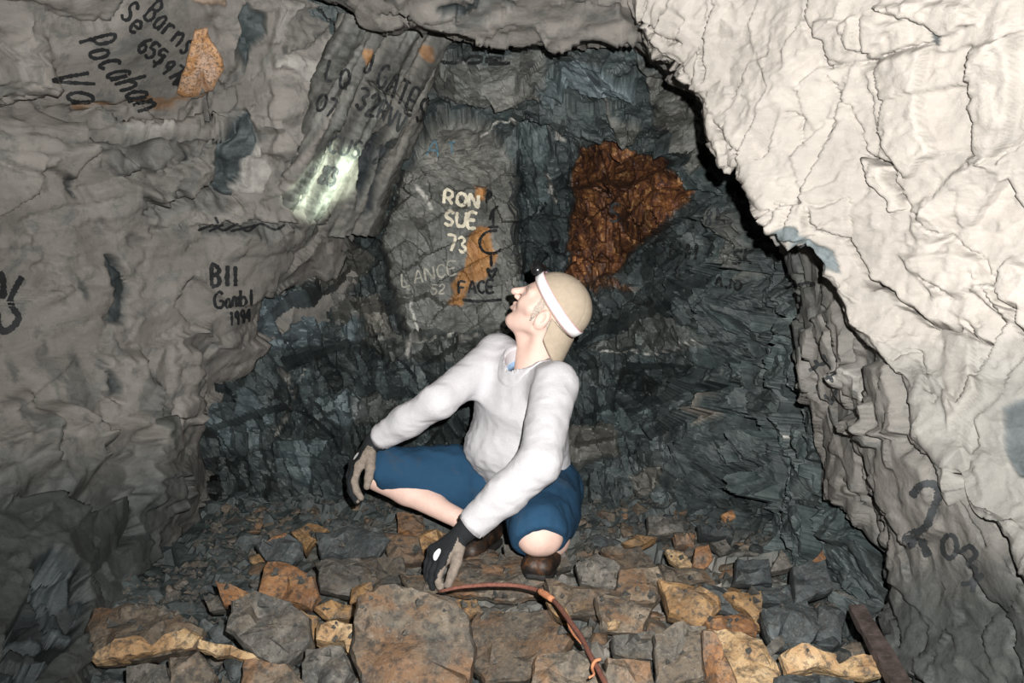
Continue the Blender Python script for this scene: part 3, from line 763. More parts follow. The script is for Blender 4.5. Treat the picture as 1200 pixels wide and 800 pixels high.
# ------------------------------------------------------------------ writing on the rock
FONT = {  # single-stroke letters in a box 0..1 wide, 0..1 high (y up); each list is one stroke
 'A': [[(0, 0), (.5, 1), (1, 0)], [(.2, .4), (.8, .4)]], 'B': [[(0, 0), (0, 1), (.7, .95), (.85, .75), (.6, .55), (0, .5)], [(.6, .55), (.95, .3), (.7, .03), (0, 0)]],
 'C': [[(.95, .8), (.6, 1), (.2, .85), (0, .5), (.2, .12), (.6, 0), (.95, .18)]], 'D': [[(0, 0), (0, 1), (.6, .9), (.95, .5), (.6, .08), (0, 0)]],
 'E': [[(.9, 1), (0, 1), (0, 0), (.9, 0)], [(0, .5), (.7, .5)]], 'F': [[(.9, 1), (0, 1), (0, 0)], [(0, .5), (.7, .5)]],
 'G': [[(.95, .82), (.6, 1), (.2, .85), (0, .5), (.2, .12), (.6, 0), (.95, .15), (.95, .45), (.55, .45)]], 'I': [[(.5, 0), (.5, 1)]], 'J': [[(.8, 1), (.8, .2), (.45, 0), (.1, .2)]],
 'K': [[(0, 0), (0, 1)], [(.9, 1), (0, .45), (.9, 0)]], 'L': [[(0, 1), (0, 0), (.85, 0)]], 'M': [[(0, 0), (.05, 1), (.5, .3), (.95, 1), (1, 0)]], 'N': [[(0, 0), (0, 1), (.95, 0), (.95, 1)]],
 'O': [[(.5, 1), (.12, .8), (0, .5), (.15, .15), (.5, 0), (.85, .15), (1, .5), (.88, .8), (.5, 1)]], 'P': [[(0, 0), (0, 1), (.7, .95), (.9, .72), (.65, .48), (0, .45)]],
 'Q': [[(.5, 1), (.12, .8), (0, .5), (.15, .15), (.5, 0), (.85, .15), (1, .5), (.88, .8), (.5, 1)], [(.6, .3), (1, -.05)]], 'R': [[(0, 0), (0, 1), (.7, .95), (.85, .72), (.6, .5), (0, .48)], [(.4, .5), (.95, 0)]],
 'S': [[(.9, .82), (.55, 1), (.15, .85), (.2, .6), (.75, .42), (.88, .18), (.5, 0), (.05, .15)]], 'T': [[(0, 1), (1, 1)], [(.5, 1), (.5, 0)]], 'U': [[(0, 1), (.05, .2), (.45, 0), (.9, .2), (.95, 1)]],
 'V': [[(0, 1), (.45, 0), (.95, 1)]], 'W': [[(0, 1), (.25, 0), (.5, .7), (.75, 0), (1, 1)]], 'X': [[(0, 0), (1, 1)], [(0, 1), (1, 0)]],
 'a': [[(.85, .55), (.45, .65), (.05, .35), (.3, .02), (.75, .15), (.85, .55), (.9, 0)]], 'b': [[(0, 1), (0, 0)], [(0, .4), (.5, .62), (.9, .32), (.5, 0), (0, .1)]], 'c': [[(.85, .55), (.4, .65), (.05, .32), (.4, 0), (.85, .12)]],
 'e': [[(.05, .32), (.85, .38), (.6, .65), (.15, .55), (.05, .25), (.4, 0), (.85, .12)]], 'h': [[(0, 1), (0, 0)], [(0, .4), (.5, .62), (.85, .4), (.85, 0)]], 'i': [[(.5, 0), (.5, .58)]], 'l': [[(.5, 0), (.5, 1)]],
 'm': [[(0, 0), (0, .6), (.3, .58), (.48, .4), (.48, 0)], [(.48, .4), (.75, .6), (.97, .4), (.97, 0)]], 'n': [[(0, .62), (.05, 0)], [(.02, .4), (.5, .62), (.85, .4), (.85, 0)]],
 'o': [[(.45, .62), (.08, .45), (.1, .12), (.45, 0), (.82, .15), (.85, .45), (.45, .62)]], 'r': [[(0, .62), (.05, 0)], [(.02, .4), (.4, .62), (.8, .55)]], 's': [[(.8, .55), (.4, .64), (.15, .48), (.75, .2), (.5, 0), (.05, .08)]],
 '0': [[(.5, 1), (.1, .75), (.05, .3), (.5, 0), (.9, .3), (.92, .75), (.5, 1)]], '1': [[(.25, .8), (.55, 1), (.5, 0)]], '2': [[(.05, .75), (.35, 1), (.85, .85), (.8, .55), (.05, 0), (.95, .05)]],
 '3': [[(.05, .85), (.5, 1), (.88, .8), (.5, .55), (.92, .3), (.5, 0), (.05, .15)]], '4': [[(.7, 0), (.7, 1), (0, .35), (.95, .35)]], '5': [[(.9, 1), (.2, 1), (.12, .58), (.6, .62), (.9, .3), (.5, 0), (.05, .12)]],
 '6': [[(.8, 1), (.25, .7), (.05, .3), (.45, 0), (.88, .25), (.55, .52), (.1, .3)]], '7': [[(0, 1), (.92, .95), (.35, 0)]], '8': [[(.5, .53), (.15, .78), (.5, 1), (.85, .78), (.5, .53), (.08, .25), (.5, 0), (.92, .25), (.5, .53)]],
 '9': [[(.85, .7), (.5, .45), (.1, .7), (.5, 1), (.85, .75), (.7, 0)]], '-': [[(.1, .4), (.9, .45)]], '(': [[(.8, 1), (.3, .5), (.7, 0)]], '.': [[(.45, 0), (.55, .06)]]}

WALL_BVH = []
for o_, q_, f_ in SHEETS:
    WALL_BVH.append((o_, BVHTree.FromObject(o_, DG)))

def hit(px, py, only=None):
    best = None
    o = Vector(CAM); v = Vector(ray(px, py))
    for ob, bv in WALL_BVH:
        if only is not None and ob != only: continue
        h = bv.ray_cast(o, v)
        if h[0] is not None and (best is None or h[3] < best[1]):
            best = (np.array(h[0]), h[3], np.array(h[1]))
    return best

RS = random.Random(5)
def paint(name, strokes, width, mat, parent, label=None, lift=0.0025, rough=0.25):
    """brush strokes: each stroke is a list of photo points, laid on the rock as a thin film of paint"""
    V, Fc = [], []
    for st in strokes:
        st = np.array(st, float)
        # smooth and resample
        if len(st) > 2:
            pts = [st[0]]
            for i in range(len(st) - 1):
                p0 = st[max(i - 1, 0)]; p1 = st[i]; p2 = st[i + 1]; p3 = st[min(i + 2, len(st) - 1)]
                for t in (0.25, 0.5, 0.75, 1.0):
                    pts.append(0.5 * ((2 * p1) + (-p0 + p2) * t + (2 * p0 - 5 * p1 + 4 * p2 - p3) * t * t + (-p0 + 3 * p1 - 3 * p2 + p3) * t ** 3))
            st = np.array(pts)
        L = np.concatenate([[0], np.cumsum(np.linalg.norm(np.diff(st, axis=0), axis=1))])
        n = max(2, int(L[-1] / 1.6) + 1)
        tt = np.linspace(0, L[-1], n)
        s = np.stack([np.interp(tt, L, st[:, 0]), np.interp(tt, L, st[:, 1])], 1)
        if n < 3: tg = np.repeat((s[-1:] - s[:1]), n, 0)
        else: tg = np.gradient(s, axis=0)
        tg /= np.linalg.norm(tg, axis=1, keepdims=True) + 1e-9
        nn = np.stack([-tg[:, 1], tg[:, 0]], 1)
        b = len(V); k = 0
        h0 = [hit(*c, parent) for c in s]
        ds = np.array([x[1] if x else np.nan for x in h0])
        if np.isnan(ds).all(): continue
        med = np.nanmedian(ds)
        for i in range(n):
            w = width * 0.6 * (1 + rough * RS.uniform(-1, 1)) * (0.7 if i in (0, n - 1) else 1)
            for e in (-1, 0, 1):
                c = s[i] + nn[i] * w * e
                h = hit(c[0], c[1], parent)
                dist = h[1] if h and abs(h[1] - med) < 0.22 else (ds[i] if ds[i] == ds[i] else med)
                V.append(CAM + ray(*c) * (dist - lift))
            if i:
                a = b + 3 * (i - 1); c_ = b + 3 * i
                Fc += [(a, a + 1, c_ + 1, c_), (a + 1, a + 2, c_ + 2, c_ + 1)]
    o = mesh_obj(name, V, Fc, mat, parent, True)
    if label: o['label'] = label
    return o

def letters(text, org, adv, wv, uv):
    """org: pixel of first letter's foot, adv: step per letter, wv: letter width vector, uv: height vector"""
    out = []
    org, adv, wv, uv = (np.array(x, float) for x in (org, adv, wv, uv))
    for i, ch in enumerate(text):
        o = org + adv * i
        for st in FONT.get(ch, []):
            out.append([tuple(o + wv * (x + RS.uniform(-.05, .05)) + uv * (y + RS.uniform(-.03, .03))) for x, y in st])
    return out

BK, FD = M['black_paint'], M['faded_paint']
W = wall_left
paint('painted_name', letters('Pocahan', (92, 50), (10.5, 12.2), (6, 9), (38, -10)), 3.6, BK, W, 'black painted word Pocahan on the upper left face')
paint('painted_name', letters('Va', (58, 88), (17, 21), (9, 14), (46, -3)), 3.8, BK, W, 'black painted Va below the word Pocahan')
paint('painted_name', letters('Barns', (168, 20), (10.5, 9.6), (7, 7), (18, -20)), 3.2, BK, W, 'black painted name Barns at the top left')
paint('painted_name', letters('Se', (140, 18), (10, 15), (8, 9), (17, -18)), 3.4, BK, W)
paint('painted_number', letters('655', (160, 58), (9, 7), (8, 6), (12, -16)) + letters('1972', (176, 76), (10, 7), (6, 6), (15, -14)) + letters('R', (203, 100), (0, 0), (7, 7), (12, -18)), 3.4, BK, W)
paint('painted_name', letters('Bi', (248, 335), (13, 0), (10, 0), (0, -24)) + letters('ll', (263, 335), (9, 1), (8, 0), (0, -24)), 4.2, BK, W, 'bold black painted name Bill on the left wall')
paint('painted_name', letters('G', (251, 361), (0, 0), (11, 0), (0, -19)) + letters('a', (264, 361), (0, 0), (7, 0), (0, -17)) + letters('mbl', (273, 360), (9, -1), (7.5, 0), (0, -19)), 3.0, BK, W, 'black painted name Gambl under Bill')
paint('painted_number', letters('1994', (269, 382), (6.5, -1.5), (5, 0), (0, -16)), 2.6, BK, W, 'black painted year 1994 under Gambl')
paint('painted_mark', [[(0, 318), (4, 332), (3, 350)], [(26, 324), (18, 338), (12, 352), (16, 362), (22, 372), (14, 384), (4, 388), (-2, 380), (-3, 366)], [(0, 345), (8, 342)]], 6.5, BK, W, 'black painted loop cut by the left edge')
paint('painted_mark', [[(232, 270), (250, 264), (262, 270), (278, 263), (290, 271), (305, 262), (322, 269), (334, 263)], [(245, 271), (262, 263)], [(270, 271), (300, 264)], [(252, 254), (256, 262)]], 2.6, BK, W, 'black painted scrawl under the ledge left of the slab')
W = rock_slab
paint('painted_name', letters('GATES', (440, 100), (11.5, 10), (9, 5), (10, -27)), 3.0, BK, W, 'faded black name GATES across the slanting slab')
paint('painted_number', letters('32', (415, 125), (13, 8), (11, 5), (9, -24)), 3.4, BK, W, 'black painted number 32 under GATES')
paint('painted_name', letters('RVV', (442, 138), (10, 7), (8, 4), (7, -20)), 2.8, FD, W)
paint('painted_name', letters('LQ', (381, 92), (15, 9), (10, 4), (6, -22)), 3.0, BK, W, 'black painted LQ at the left edge of the slab')
paint('painted_number', letters('07', (369, 128), (11, 7), (9, 4), (7, -20)), 3.0, BK, W)
paint('painted_name', letters('J', (424, 84), (0, 0), (10, 2), (6, -22)), 3.0, BK, W)
paint('painted_name', letters('CUSR2', (384, 178), (13, 3), (10, 2), (7, -20)), 2.6, FD, W)
paint('painted_number', letters('83', (374, 215), (9, 2), (8, 1), (7, -20)), 3.0, FD, W)
W = wall_back
paint('painted_name', [[(508, 66), (520, 73), (536, 73), (546, 67)], [(544, 72), (552, 66), (564, 67), (562, 73), (548, 74)], [(570, 74), (572, 67), (588, 68)], [(571, 71), (584, 71)], [(572, 75), (598, 74)]], 3.4, BK, W, 'black painted name squashed along the recess roof')
paint('painted_name', letters('RON', (520, 238), (14.5, 2.0), (11, 1.5), (1.5, -15)), 3.2, M['cream_paint'], W, 'cream painted name RON on the back panel')
paint('painted_name', letters('SUE', (520, 264), (14, 1.0), (11, 1), (2, -17)), 3.2, M['cream_paint'], W, 'cream painted name SUE under RON')
paint('painted_number', letters('73', (525, 293), (12, 2), (10, 1.5), (-1, -18)), 2.6, M['cream_paint'], W, 'cream painted number 73 under SUE')
paint('chalk_name', letters('LANCE', (472, 336), (13.5, -3.4), (10, -2), (-1, -15)), 1.7, M['chalk'], W, 'thin pale chalk name LANCE on the back panel')
paint('chalk_number', letters('52', (505, 345), (9, -1), (7, 0), (1, -11)), 1.5, M['chalk'], W)
paint('painted_name', letters('FACE', (538, 344), (11, -0.5), (8.5, 0), (0, -14)), 2.6, BK, W, 'black painted word FACE at the foot of the orange stain')
paint('painted_mark', [[(542, 351), (560, 353), (588, 351)], [(584, 241), (577, 248), (574, 258)], [(572, 266), (584, 266)], [(578, 248), (578, 266)], [(583, 270), (570, 272), (562, 282), (566, 294), (578, 297), (588, 292)], [(575, 297), (576, 312)], [(571, 314), (576, 326), (582, 314), (576, 318), (571, 314)], [(572, 225), (570, 238)], [(570, 222), (576, 228), (571, 234)]], 2.8, BK, W, 'black painted symbol with a round hook beside the orange stain')
paint('painted_mark', [[(597, 212), (602, 225), (596, 240), (604, 255), (599, 270), (603, 290), (599, 300)], [(607, 215), (602, 235), (608, 250), (603, 275), (605, 298)]], 2.4, FD, W, 'two faded black wavy lines beside the upright column')
paint('chalk_name', letters('A', (500, 182), (0, 0), (13, 2), (3, -18)) + [[(525, 168), (534, 166)], [(529, 166), (530, 180)]], 1.6, M['blue_chalk'], W, 'pale blue chalk letter A above RON')
paint('painted_name', letters('DPM', (767, 298), (18, 2.5), (12, 1), (2, -17)), 2.4, BK, W, 'black painted letters DPM right of the rusty face')
paint('painted_name', letters('SK', (857, 309), (14, -1), (11, 1), (3, -17)), 3.2, BK, W, 'bold black painted letters SK near the right edge')
paint('painted_mark', letters('8-', (789, 325), (12, -3), (8, 0), (1, -12)) + letters('AJO', (838, 335), (11, 2), (8, 1), (1, -11)), 2.4, BK, W)
paint('painted_number', letters('81', (826, 265), (10, -2), (7, 0), (2, -19)), 2.6, FD, W)
paint('painted_mark', letters('S', (714, 260), (0, 0), (12, 0), (2, -22)), 2.6, FD, W)
W = wall_right
paint('painted_mark', [[(924, 332), (936, 334), (945, 331), (955, 333)], [(953, 330), (950, 336)]], 3.0, BK, W, 'short black painted dash on the right wall')
paint('painted_mark', [[(948, 434), (958, 428), (954, 422)], [(958, 428), (968, 424), (964, 415)], [(964, 448), (972, 440), (980, 436)], [(972, 440), (976, 448)], [(974, 474), (980, 456)], [(966, 462), (972, 472)]], 3.6, M['faded_paint'], W, 'smudged black painted marks on the right wall')
paint('painted_number', [[(1068, 582), (1080, 568), (1096, 568), (1100, 580), (1092, 600), (1084, 618), (1062, 630), (1066, 640), (1076, 628), (1088, 652)]], 8.0, FD, W, 'large black painted figure 2 on the lower right wall')
paint('painted_number', [[(1112, 626), (1105, 634), (1106, 648), (1114, 654), (1121, 644), (1119, 630), (1112, 626)], [(1124, 648), (1136, 640), (1144, 650), (1134, 660), (1144, 668), (1138, 682), (1126, 684)], [(1152, 672), (1142, 684), (1140, 694)]], 5.2, FD, W, 'black painted digits 03 trailing off the figure 2')

# iron-stained block of rock set in the upper left face
def wall_block(name, poly, thick, mat, parent, label, seed, bulge=0.02):
    rs = random.Random(seed); c = np.mean(poly, 0)
    pts = []
    n = len(poly)
    for i in range(n):
        a, b = np.array(poly[i], float), np.array(poly[(i + 1) % n], float)
        m = max(2, int(np.linalg.norm(b - a) / 8))
        for j in range(m): pts.append(a + (b - a) * j / m + np.array([rs.uniform(-1, 1), rs.uniform(-1, 1)]))
    hh = [hit(*p, parent) for p in pts] ; hc = hit(*c, parent)
    med = np.median([h[1] for h in hh + [hc] if h])
    m = len(pts); V = []
    rings = ((1.0, -thick), (1.0, bulge * .4), (0.95, bulge * .8), (0.8, bulge * .9), (0.65, bulge), (0.5, bulge), (0.35, bulge * 1.05), (0.18, bulge * 1.1))
    for sc, up in rings:
        for i, p in enumerate(pts):
            q = c + (p - c) * sc
            dd = hh[i][1] if hh[i] and abs(hh[i][1] - med) < .2 else med
            dd = dd * sc + (hc[1] if hc else med) * (1 - sc)
            V.append(CAM + ray(*q) * (dd - up - 0.0))
    V.append(CAM + ray(*c) * ((hc[1] if hc else med) - bulge * 1.1))
    Fc = []
    for r in range(len(rings) - 1):
        for i in range(m): Fc.append((r * m + i, r * m + (i + 1) % m, (r + 1) * m + (i + 1) % m, (r + 1) * m + i))
    r = len(rings) - 1
    for i in range(m): Fc.append((r * m + i, r * m + (i + 1) % m, len(V) - 1))
    V = np.array(V); V = V + np.array([0, -1.0, 0]) * (0.006 * fbm(V, 28, 3, 9))[:, None]
    o = mesh_obj(name, V, Fc, mat, parent, True); o['label'] = label
    return o
M['orange_face'] = mat_rock('orange_face', [(0.3, (0.33, 0.15, 0.05)), (0.5, (0.42, 0.225, 0.10)), (0.68, (0.50, 0.33, 0.21)), (0.8, (0.52, 0.40, 0.33))], (0.46, 0.34, 0.27), scale=22)
wall_block('stained_block', [(228, 34), (243, 32), (248, 48), (260, 68), (262, 80), (250, 105), (236, 114), (214, 113), (206, 108), (217, 78)], 0.05, M['orange_face'], wall_left, 'bright orange stained block beside the name Barns', 3, 0.055)
# ------------------------------------------------------------------ the person
def surface_nets(fn, lo, hi, h):
    lo = np.array(lo, float); hi = np.array(hi, float)
    n = np.ceil((hi - lo) / h).astype(int) + 1
    ax = [lo[i] + h * np.arange(n[i]) for i in range(3)]
    # coarse pass first; only the shell around the surface is evaluated finely
    K = 4
    ca = [lo[i] + h * K * np.arange(n[i] // K + 2) for i in range(3)]
    X, Y, Z = np.meshgrid(*ca, indexing='ij')
    Vc = fn(np.stack([X.ravel(), Y.ravel(), Z.ravel()], 1)).reshape(X.shape)
    near = [np.minimum(np.round(np.arange(n[i]) / K).astype(int), len(ca[i]) - 1) for i in range(3)]
    V = Vc[np.ix_(*near)]
    ii = np.argwhere(np.abs(V) < 5.5 * h)
    V[tuple(ii.T)] = fn(lo + ii * h)
    V = np.where(np.abs(V) < 1e-9, 1e-9, V)
    c = n - 1
    acc = np.zeros((*c, 3)); cnt = np.zeros(c)
    S = V < 0
    quads = []
    for a in range(3):
        b1, b2 = (a + 1) % 3, (a + 2) % 3
        sl0 = [slice(None)] * 3; sl1 = [slice(None)] * 3
        sl0[a] = slice(0, -1); sl1[a] = slice(1, None)
        v0, v1 = V[tuple(sl0)], V[tuple(sl1)]
        cr = S[tuple(sl0)] != S[tuple(sl1)]
        t = np.where(cr, v0 / np.where(cr, v0 - v1, 1), 0)
        for d1 in (0, 1):
            for d2 in (0, 1):
                e = [slice(None)] * 3
                e[b1] = slice(d1, d1 + c[b1]); e[b2] = slice(d2, d2 + c[b2])
                m = cr[tuple(e)]; tt = t[tuple(e)]
                cnt += m
                acc[..., a] += np.where(m, tt, 0); acc[..., b1] += m * d1; acc[..., b2] += m * d2
        ii = np.argwhere(cr)
        ii = ii[(ii[:, b1] > 0) & (ii[:, b1] < c[b1]) & (ii[:, b2] > 0) & (ii[:, b2] < c[b2])]
        o1 = np.zeros(3, int); o1[b1] = 1; o2 = np.zeros(3, int); o2[b2] = 1
        q = np.stack([ii - o1 - o2, ii - o2, ii, ii - o1], 1)
        flip = S[tuple(sl0)][tuple(ii.T)]
        q[~flip] = q[~flip][:, ::-1]
        quads.append(q)
    act = cnt > 0
    idx = -np.ones(c, int); idx[act] = np.arange(act.sum())
    g = np.argwhere(act) + acc[act] / cnt[act][:, None]
    q = np.concatenate(quads)
    f = idx[q[..., 0], q[..., 1], q[..., 2]]
    return lo + g * h, f

def smin(a, b, k):
    h = np.clip(0.5 + 0.5 * (b - a) / k, 0, 1)
    return b + (a - b) * h - k * h * (1 - h)

def cap(p, a, b, ra, rb=None):
    rb = ra if rb is None else rb
    a = np.asarray(a, float); b = np.asarray(b, float); ab = b - a
    t = np.clip(((p - a) @ ab) / max(ab @ ab, 1e-12), 0, 1)
    return np.linalg.norm(p - a - t[:, None] * ab, axis=1) - (ra + (rb - ra) * t)

def chain(p, pts, rs, k=0.01):
    d = None
    for i in range(len(pts) - 1):
        c = cap(p, pts[i], pts[i + 1], rs[i], rs[i + 1])
        d = c if d is None else smin(d, c, k)
    return d

def ell(p, c, r):
    q = (p - np.asarray(c)) / np.asarray(r)
    l = np.linalg.norm(q, axis=1)
    return (l - 1) * min(r) * 1.0 if min(r) / max(r) > 0.5 else (l - 1) * l / (np.linalg.norm(q / np.asarray(r), axis=1) + 1e-9)

def unit(v): v = np.asarray(v, float); return v / np.linalg.norm(v)

# joints, at their own distances from the camera
J = dict(
    Rhip=P(602, 566, 3.10), Lhip=P(640, 575, 2.98), Rknee=P(452, 547, 2.99), Rank=P(549, 613, 2.91),
    Lknee=P(631, 622, 2.62), Lank=P(642, 640, 2.88),
    Rsh=P(584, 416, 2.96), Lsh=P(650, 450, 2.73), Rel=P(513, 470, 2.80), Rwr=P(444, 514, 2.90),
    Lel=P(632, 543, 2.55), Lwr=P(551, 617, 2.57),
    pel=P(618, 562, 3.03), wai=P(608, 515, 2.98), che=P(612, 462, 2.90), neck=P(620, 428, 2.84), ear=P(633, 374, 2.80))
PERSON_BASE = np.array([J['pel'][0], J['pel'][1], 0.0])

# torso frame
TS = unit(J['Lsh'] - J['Rsh']); TU0 = unit(J['neck'] - J['pel']); TF = unit(np.cross(TS, TU0))
if TF[1] > 0: TF = -TF
SPX = [J['pel'] - 0.10 * TU0, J['pel'], J['wai'], J['che'], J['neck'] - 0.035 * TU0, J['neck'] + 0.02 * TU0]
TW = [0.12, 0.165, 0.150, 0.165, 0.135, 0.055]
TD = [0.09, 0.120, 0.108, 0.112, 0.080, 0.055]
def torso(p, grow=0.0, lo=0, wmul=1.0):
    h = (p - J['pel']) @ TU0
    hk = np.array([(s - J['pel']) @ TU0 for s in SPX])
    C = np.stack([np.interp(h, hk, [s[i] for s in SPX]) for i in range(3)], 1)
    w = np.interp(h, hk, TW) * wmul + grow; t = np.interp(h, hk, TD) * wmul + grow
    r = p - C; s = r @ TS; f = r @ TF
    l = np.sqrt((s / w) ** 2 + (f / t) ** 2)
    d = (l - 1) * np.minimum(w, t)
    return np.maximum(d, np.maximum(hk[lo] - h, h - hk[-1]))

def body_sdf(p):
    d = np.maximum(torso(p, -0.026), (p - (J['neck'] - 0.05 * TU0)) @ TU0)
    for s in 'RL':
        d = smin(d, chain(p, [J[s + 'sh'], J[s + 'el'], J[s + 'wr']], [0.045, 0.036, 0.025], 0.015), 0.03)
        d = smin(d, chain(p, [J[s + 'hip'], J[s + 'knee']], [0.080, 0.054], 0.02), 0.04)
    # right shin, calf and shin bone
    k, a = J['Rknee'] + np.array([-0.020, -0.012, -0.030]), J['Rank']
    d = smin(d, chain(p, [k, k * .68 + a * .32, a], [0.042, 0.037, 0.028], 0.02), 0.02)
    cm = k * .62 + a * .38 + np.array([0.008, 0.02, 0.010])
    d = smin(d, cap(p, cm - 0.04 * unit(a - k), cm + 0.07 * unit(a - k), 0.036, 0.022), 0.03)
    # left knee and shin
    k, a = J['Lknee'], J['Lank']
    d = smin(d, cap(p, k + np.array([-0.005, -0.012, -0.008]), k + np.array([0.012, 0.0, -0.012]), 0.054), 0.02)
    d = smin(d, chain(p, [k, k * .6 + a * .4 + np.array([0.02, 0, 0]), a], [0.048, 0.052, 0.034], 0.02), 0.02)
    return np.maximum(d, (p - (J['neck'] - 0.045 * TU0)) @ TU0) if False else d

# head frame: profile to the left, chin up
PITCH, YAW, HS = math.radians(40), math.radians(13), 0.94
HF = np.array([-math.cos(PITCH) * math.cos(YAW), math.cos(PITCH) * math.sin(YAW), math.sin(PITCH)])
HL = unit(np.cross(np.array([0, 0, 1.0]), HF)); HU = np.cross(HF, HL)
def to_head(p): q = (p - J['ear'] - 0.070 * -HL * 0) / HS; return np.stack([q @ HF, q @ HL, q @ HU], 1)
EAR0 = J['ear'] + HL * -0.0
HEADC = J['ear'] - HL * 0.068 * HS            # centre plane of the head lies behind the near ear
def to_head(p): q = (p - HEADC) / HS; return np.stack([q @ HF, q @ HL, q @ HU], 1)
def from_head(v): v = np.atleast_2d(np.asarray(v, float)); return HEADC + HS * (v[:, :1] * HF + v[:, 1:2] * HL + v[:, 2:3] * HU)

def head_sdf(p):
    q = to_head(p); m = q.copy(); m[:, 1] = np.abs(m[:, 1])       # mirrored side
    d = ell(q, (-0.002, 0, 0.052), (0.096, 0.074, 0.088))
    d = smin(d, ell(q, (0.045, 0, -0.006), (0.050, 0.052, 0.074)), 0.03)
    d = smin(d, cap(m, (0.0, 0.058, -0.034), (0.064, 0.022, -0.070), 0.018, 0.017), 0.025)
    d = smin(d, cap(q, (0.072, -0.010, -0.071), (0.072, 0.010, -0.071), 0.019), 0.015)
    d = smin(d, cap(m, (0.088, 0.006, 0.042), (0.074, 0.045, 0.040), 0.012, 0.012), 0.014)
    d = smin(d, cap(m, (0.070, 0.040, 0.000), (0.045, 0.056, 0.004), 0.018), 0.025)
    d = np.maximum(d, -(np.linalg.norm(m - np.array([0.104, 0.032, 0.022]), axis=1) - 0.016))
    d = smin(d, np.linalg.norm(m - np.array([0.078, 0.031, 0.022]), axis=1) - 0.0135, 0.004)
    d = smin(d, cap(q, (0.094, 0, 0.036), (0.124, 0, 0.001), 0.0090, 0.0112), 0.010)
    d = smin(d, cap(m, (0.103, 0.010, -0.005), (0.108, 0.012, -0.004), 0.0075), 0.006)
    d = smin(d, cap(m, (0.098, 0, -0.026), (0.086, 0.022, -0.031), 0.0075, 0.004), 0.006)
    d = smin(d, cap(m, (0.096, 0, -0.041), (0.085, 0.020, -0.037), 0.008, 0.004), 0.006)
    d = np.maximum(d, -cap(m, (0.108, 0, -0.0335), (0.090, 0.024, -0.035), 0.0028, 0.0018))
    # ears
    e = ell(m, (-0.006, 0.076, 0.004), (0.020, 0.010, 0.033))
    e = np.maximum(e, -ell(m, (-0.003, 0.086, 0.008), (0.011, 0.008, 0.020)))
    d = smin(d, e, 0.006)
    # neck with throat
    nb = J['neck']
    tb = to_head((nb - 0.06 * TU0)[None])[0]
    d = smin(d, cap(q, (-0.030, 0, -0.030), tb, 0.053, 0.054), 0.03)
    d = smin(d, cap(q, (0.035, 0, -0.066), tb + np.array([0.030, 0, 0.02]), 0.020, 0.020), 0.035)
    d = smin(d, cap(m, (-0.025, 0.052, -0.02), tb + np.array([0.02, 0.012, 0.0]), 0.014, 0.012), 0.02)
    return d

def folds(p, amp, sc, seed, axis=None):
    r = 1 - np.abs(fbm(p, sc, 2, seed)) * 2
    return amp * r

def shirt_sdf(p, hole=True):
    d = torso(p, 0.010, 0)
    # loose hem over the waist
    d = smin(d, ell(p, J['wai'] - 0.02 * TU0 + 0.02 * TF, (0.145, 0.145, 0.09)), 0.05)
    for s, r in (('R', (0.060, 0.048, 0.046, 0.037)), ('L', (0.062, 0.054, 0.050, 0.040))):
        sh, el, wr = J[s + 'sh'], J[s + 'el'], J[s + 'wr']
        a = chain(p, [sh, el, el * .5 + wr * .5, wr], r, 0.02)
        a = np.maximum(a, (p - (wr - 0.004 * unit(wr - el))) @ unit(wr - el))
        d = smin(d, a, 0.045)
    d = smin(d, cap(p, J['Rsh'], J['neck'] - 0.02 * TU0, 0.055, 0.046), 0.03)
    d = smin(d, cap(p, J['Lsh'] - 0.008 * TU0, J['neck'] - 0.03 * TU0, 0.056, 0.045), 0.03)
    d = d - folds(p * np.array([1, 1, 1.8]), 0.0018, 14, 301) - folds(p * np.array([0.8, 1, 2.4]), 0.0016, 26, 302)
    hn = unit(TU0 + 0.10 * TF + 0.15 * TS)
    d = np.maximum(d, -(p - (J['pel'] + 0.000 * TU0)) @ hn)           # hem
    if not hole: return d
    # neck opening
    nc = J['neck'] + 0.012 * TU0
    d = np.maximum(d, -cap(p, nc - 0.035 * TU0 + 0.018 * TF, nc + 0.12 * TU0, 0.058, 0.064))
    return d

def shorts_sdf(p):
    d = np.maximum(torso(p, -0.004, 0), (p - (J['wai'] - 0.01 * TU0)) @ TU0)
    k = J['Rknee'] + 0.018 * unit(J['Rknee'] - J['Rhip'])
    mid = J['Rhip'] * .5 + k * .5
    a = chain(p, [J['Rhip'], mid, k], [0.105, 0.086, 0.060], 0.03)
    a = smin(a, cap(p, k + np.array([0.03, -0.015, -0.004]), mid + np.array([0.03, -0.03, -0.02]), 0.058, 0.07), 0.03)
    a = smin(a, cap(p, mid + np.array([0.02, -0.02, -0.035]), J['Rhip'] + np.array([0.0, -0.02, -0.05]), 0.055, 0.08), 0.04)
    a = smin(a, cap(p, k + np.array([0.025, -0.022, -0.008]), mid + np.array([0.03, -0.045, -0.032]), 0.050, 0.058), 0.03)
    n1 = unit(np.array([-1.0, 0.05, -0.12]))
    a = np.maximum(a, (p - (J['Rknee'] + np.array([-0.020, 0, 0]))) @ n1)
    b = chain(p, [J['Lhip'], J['Lhip'] * .45 + J['Lknee'] * .55, J['Lknee']], [0.110, 0.098, 0.080], 0.03)
    n2 = unit(np.array([0.12, -0.75, -0.72]))
    b = np.maximum(b, (p - (J['Lknee'] + np.array([0, -0.023, -0.023]))) @ n2)
    d = smin(d, smin(a, b, 0.02), 0.03)
    d = d - folds(p, 0.004, 9, 311) - folds(p * np.array([1.6, 1, 1]), 0.002, 22, 312)
    return d

def build(name, fn, lo, hi, h, mat, parent, relax=1, attrs=None):
    v, f = surface_nets(fn, lo, hi, h)
    o = mesh_obj(name, v, f, mat, parent, True)
    return o, v, f

def bbox(pts, pad):
    a = np.array(pts); return a.min(0) - pad, a.max(0) + pad

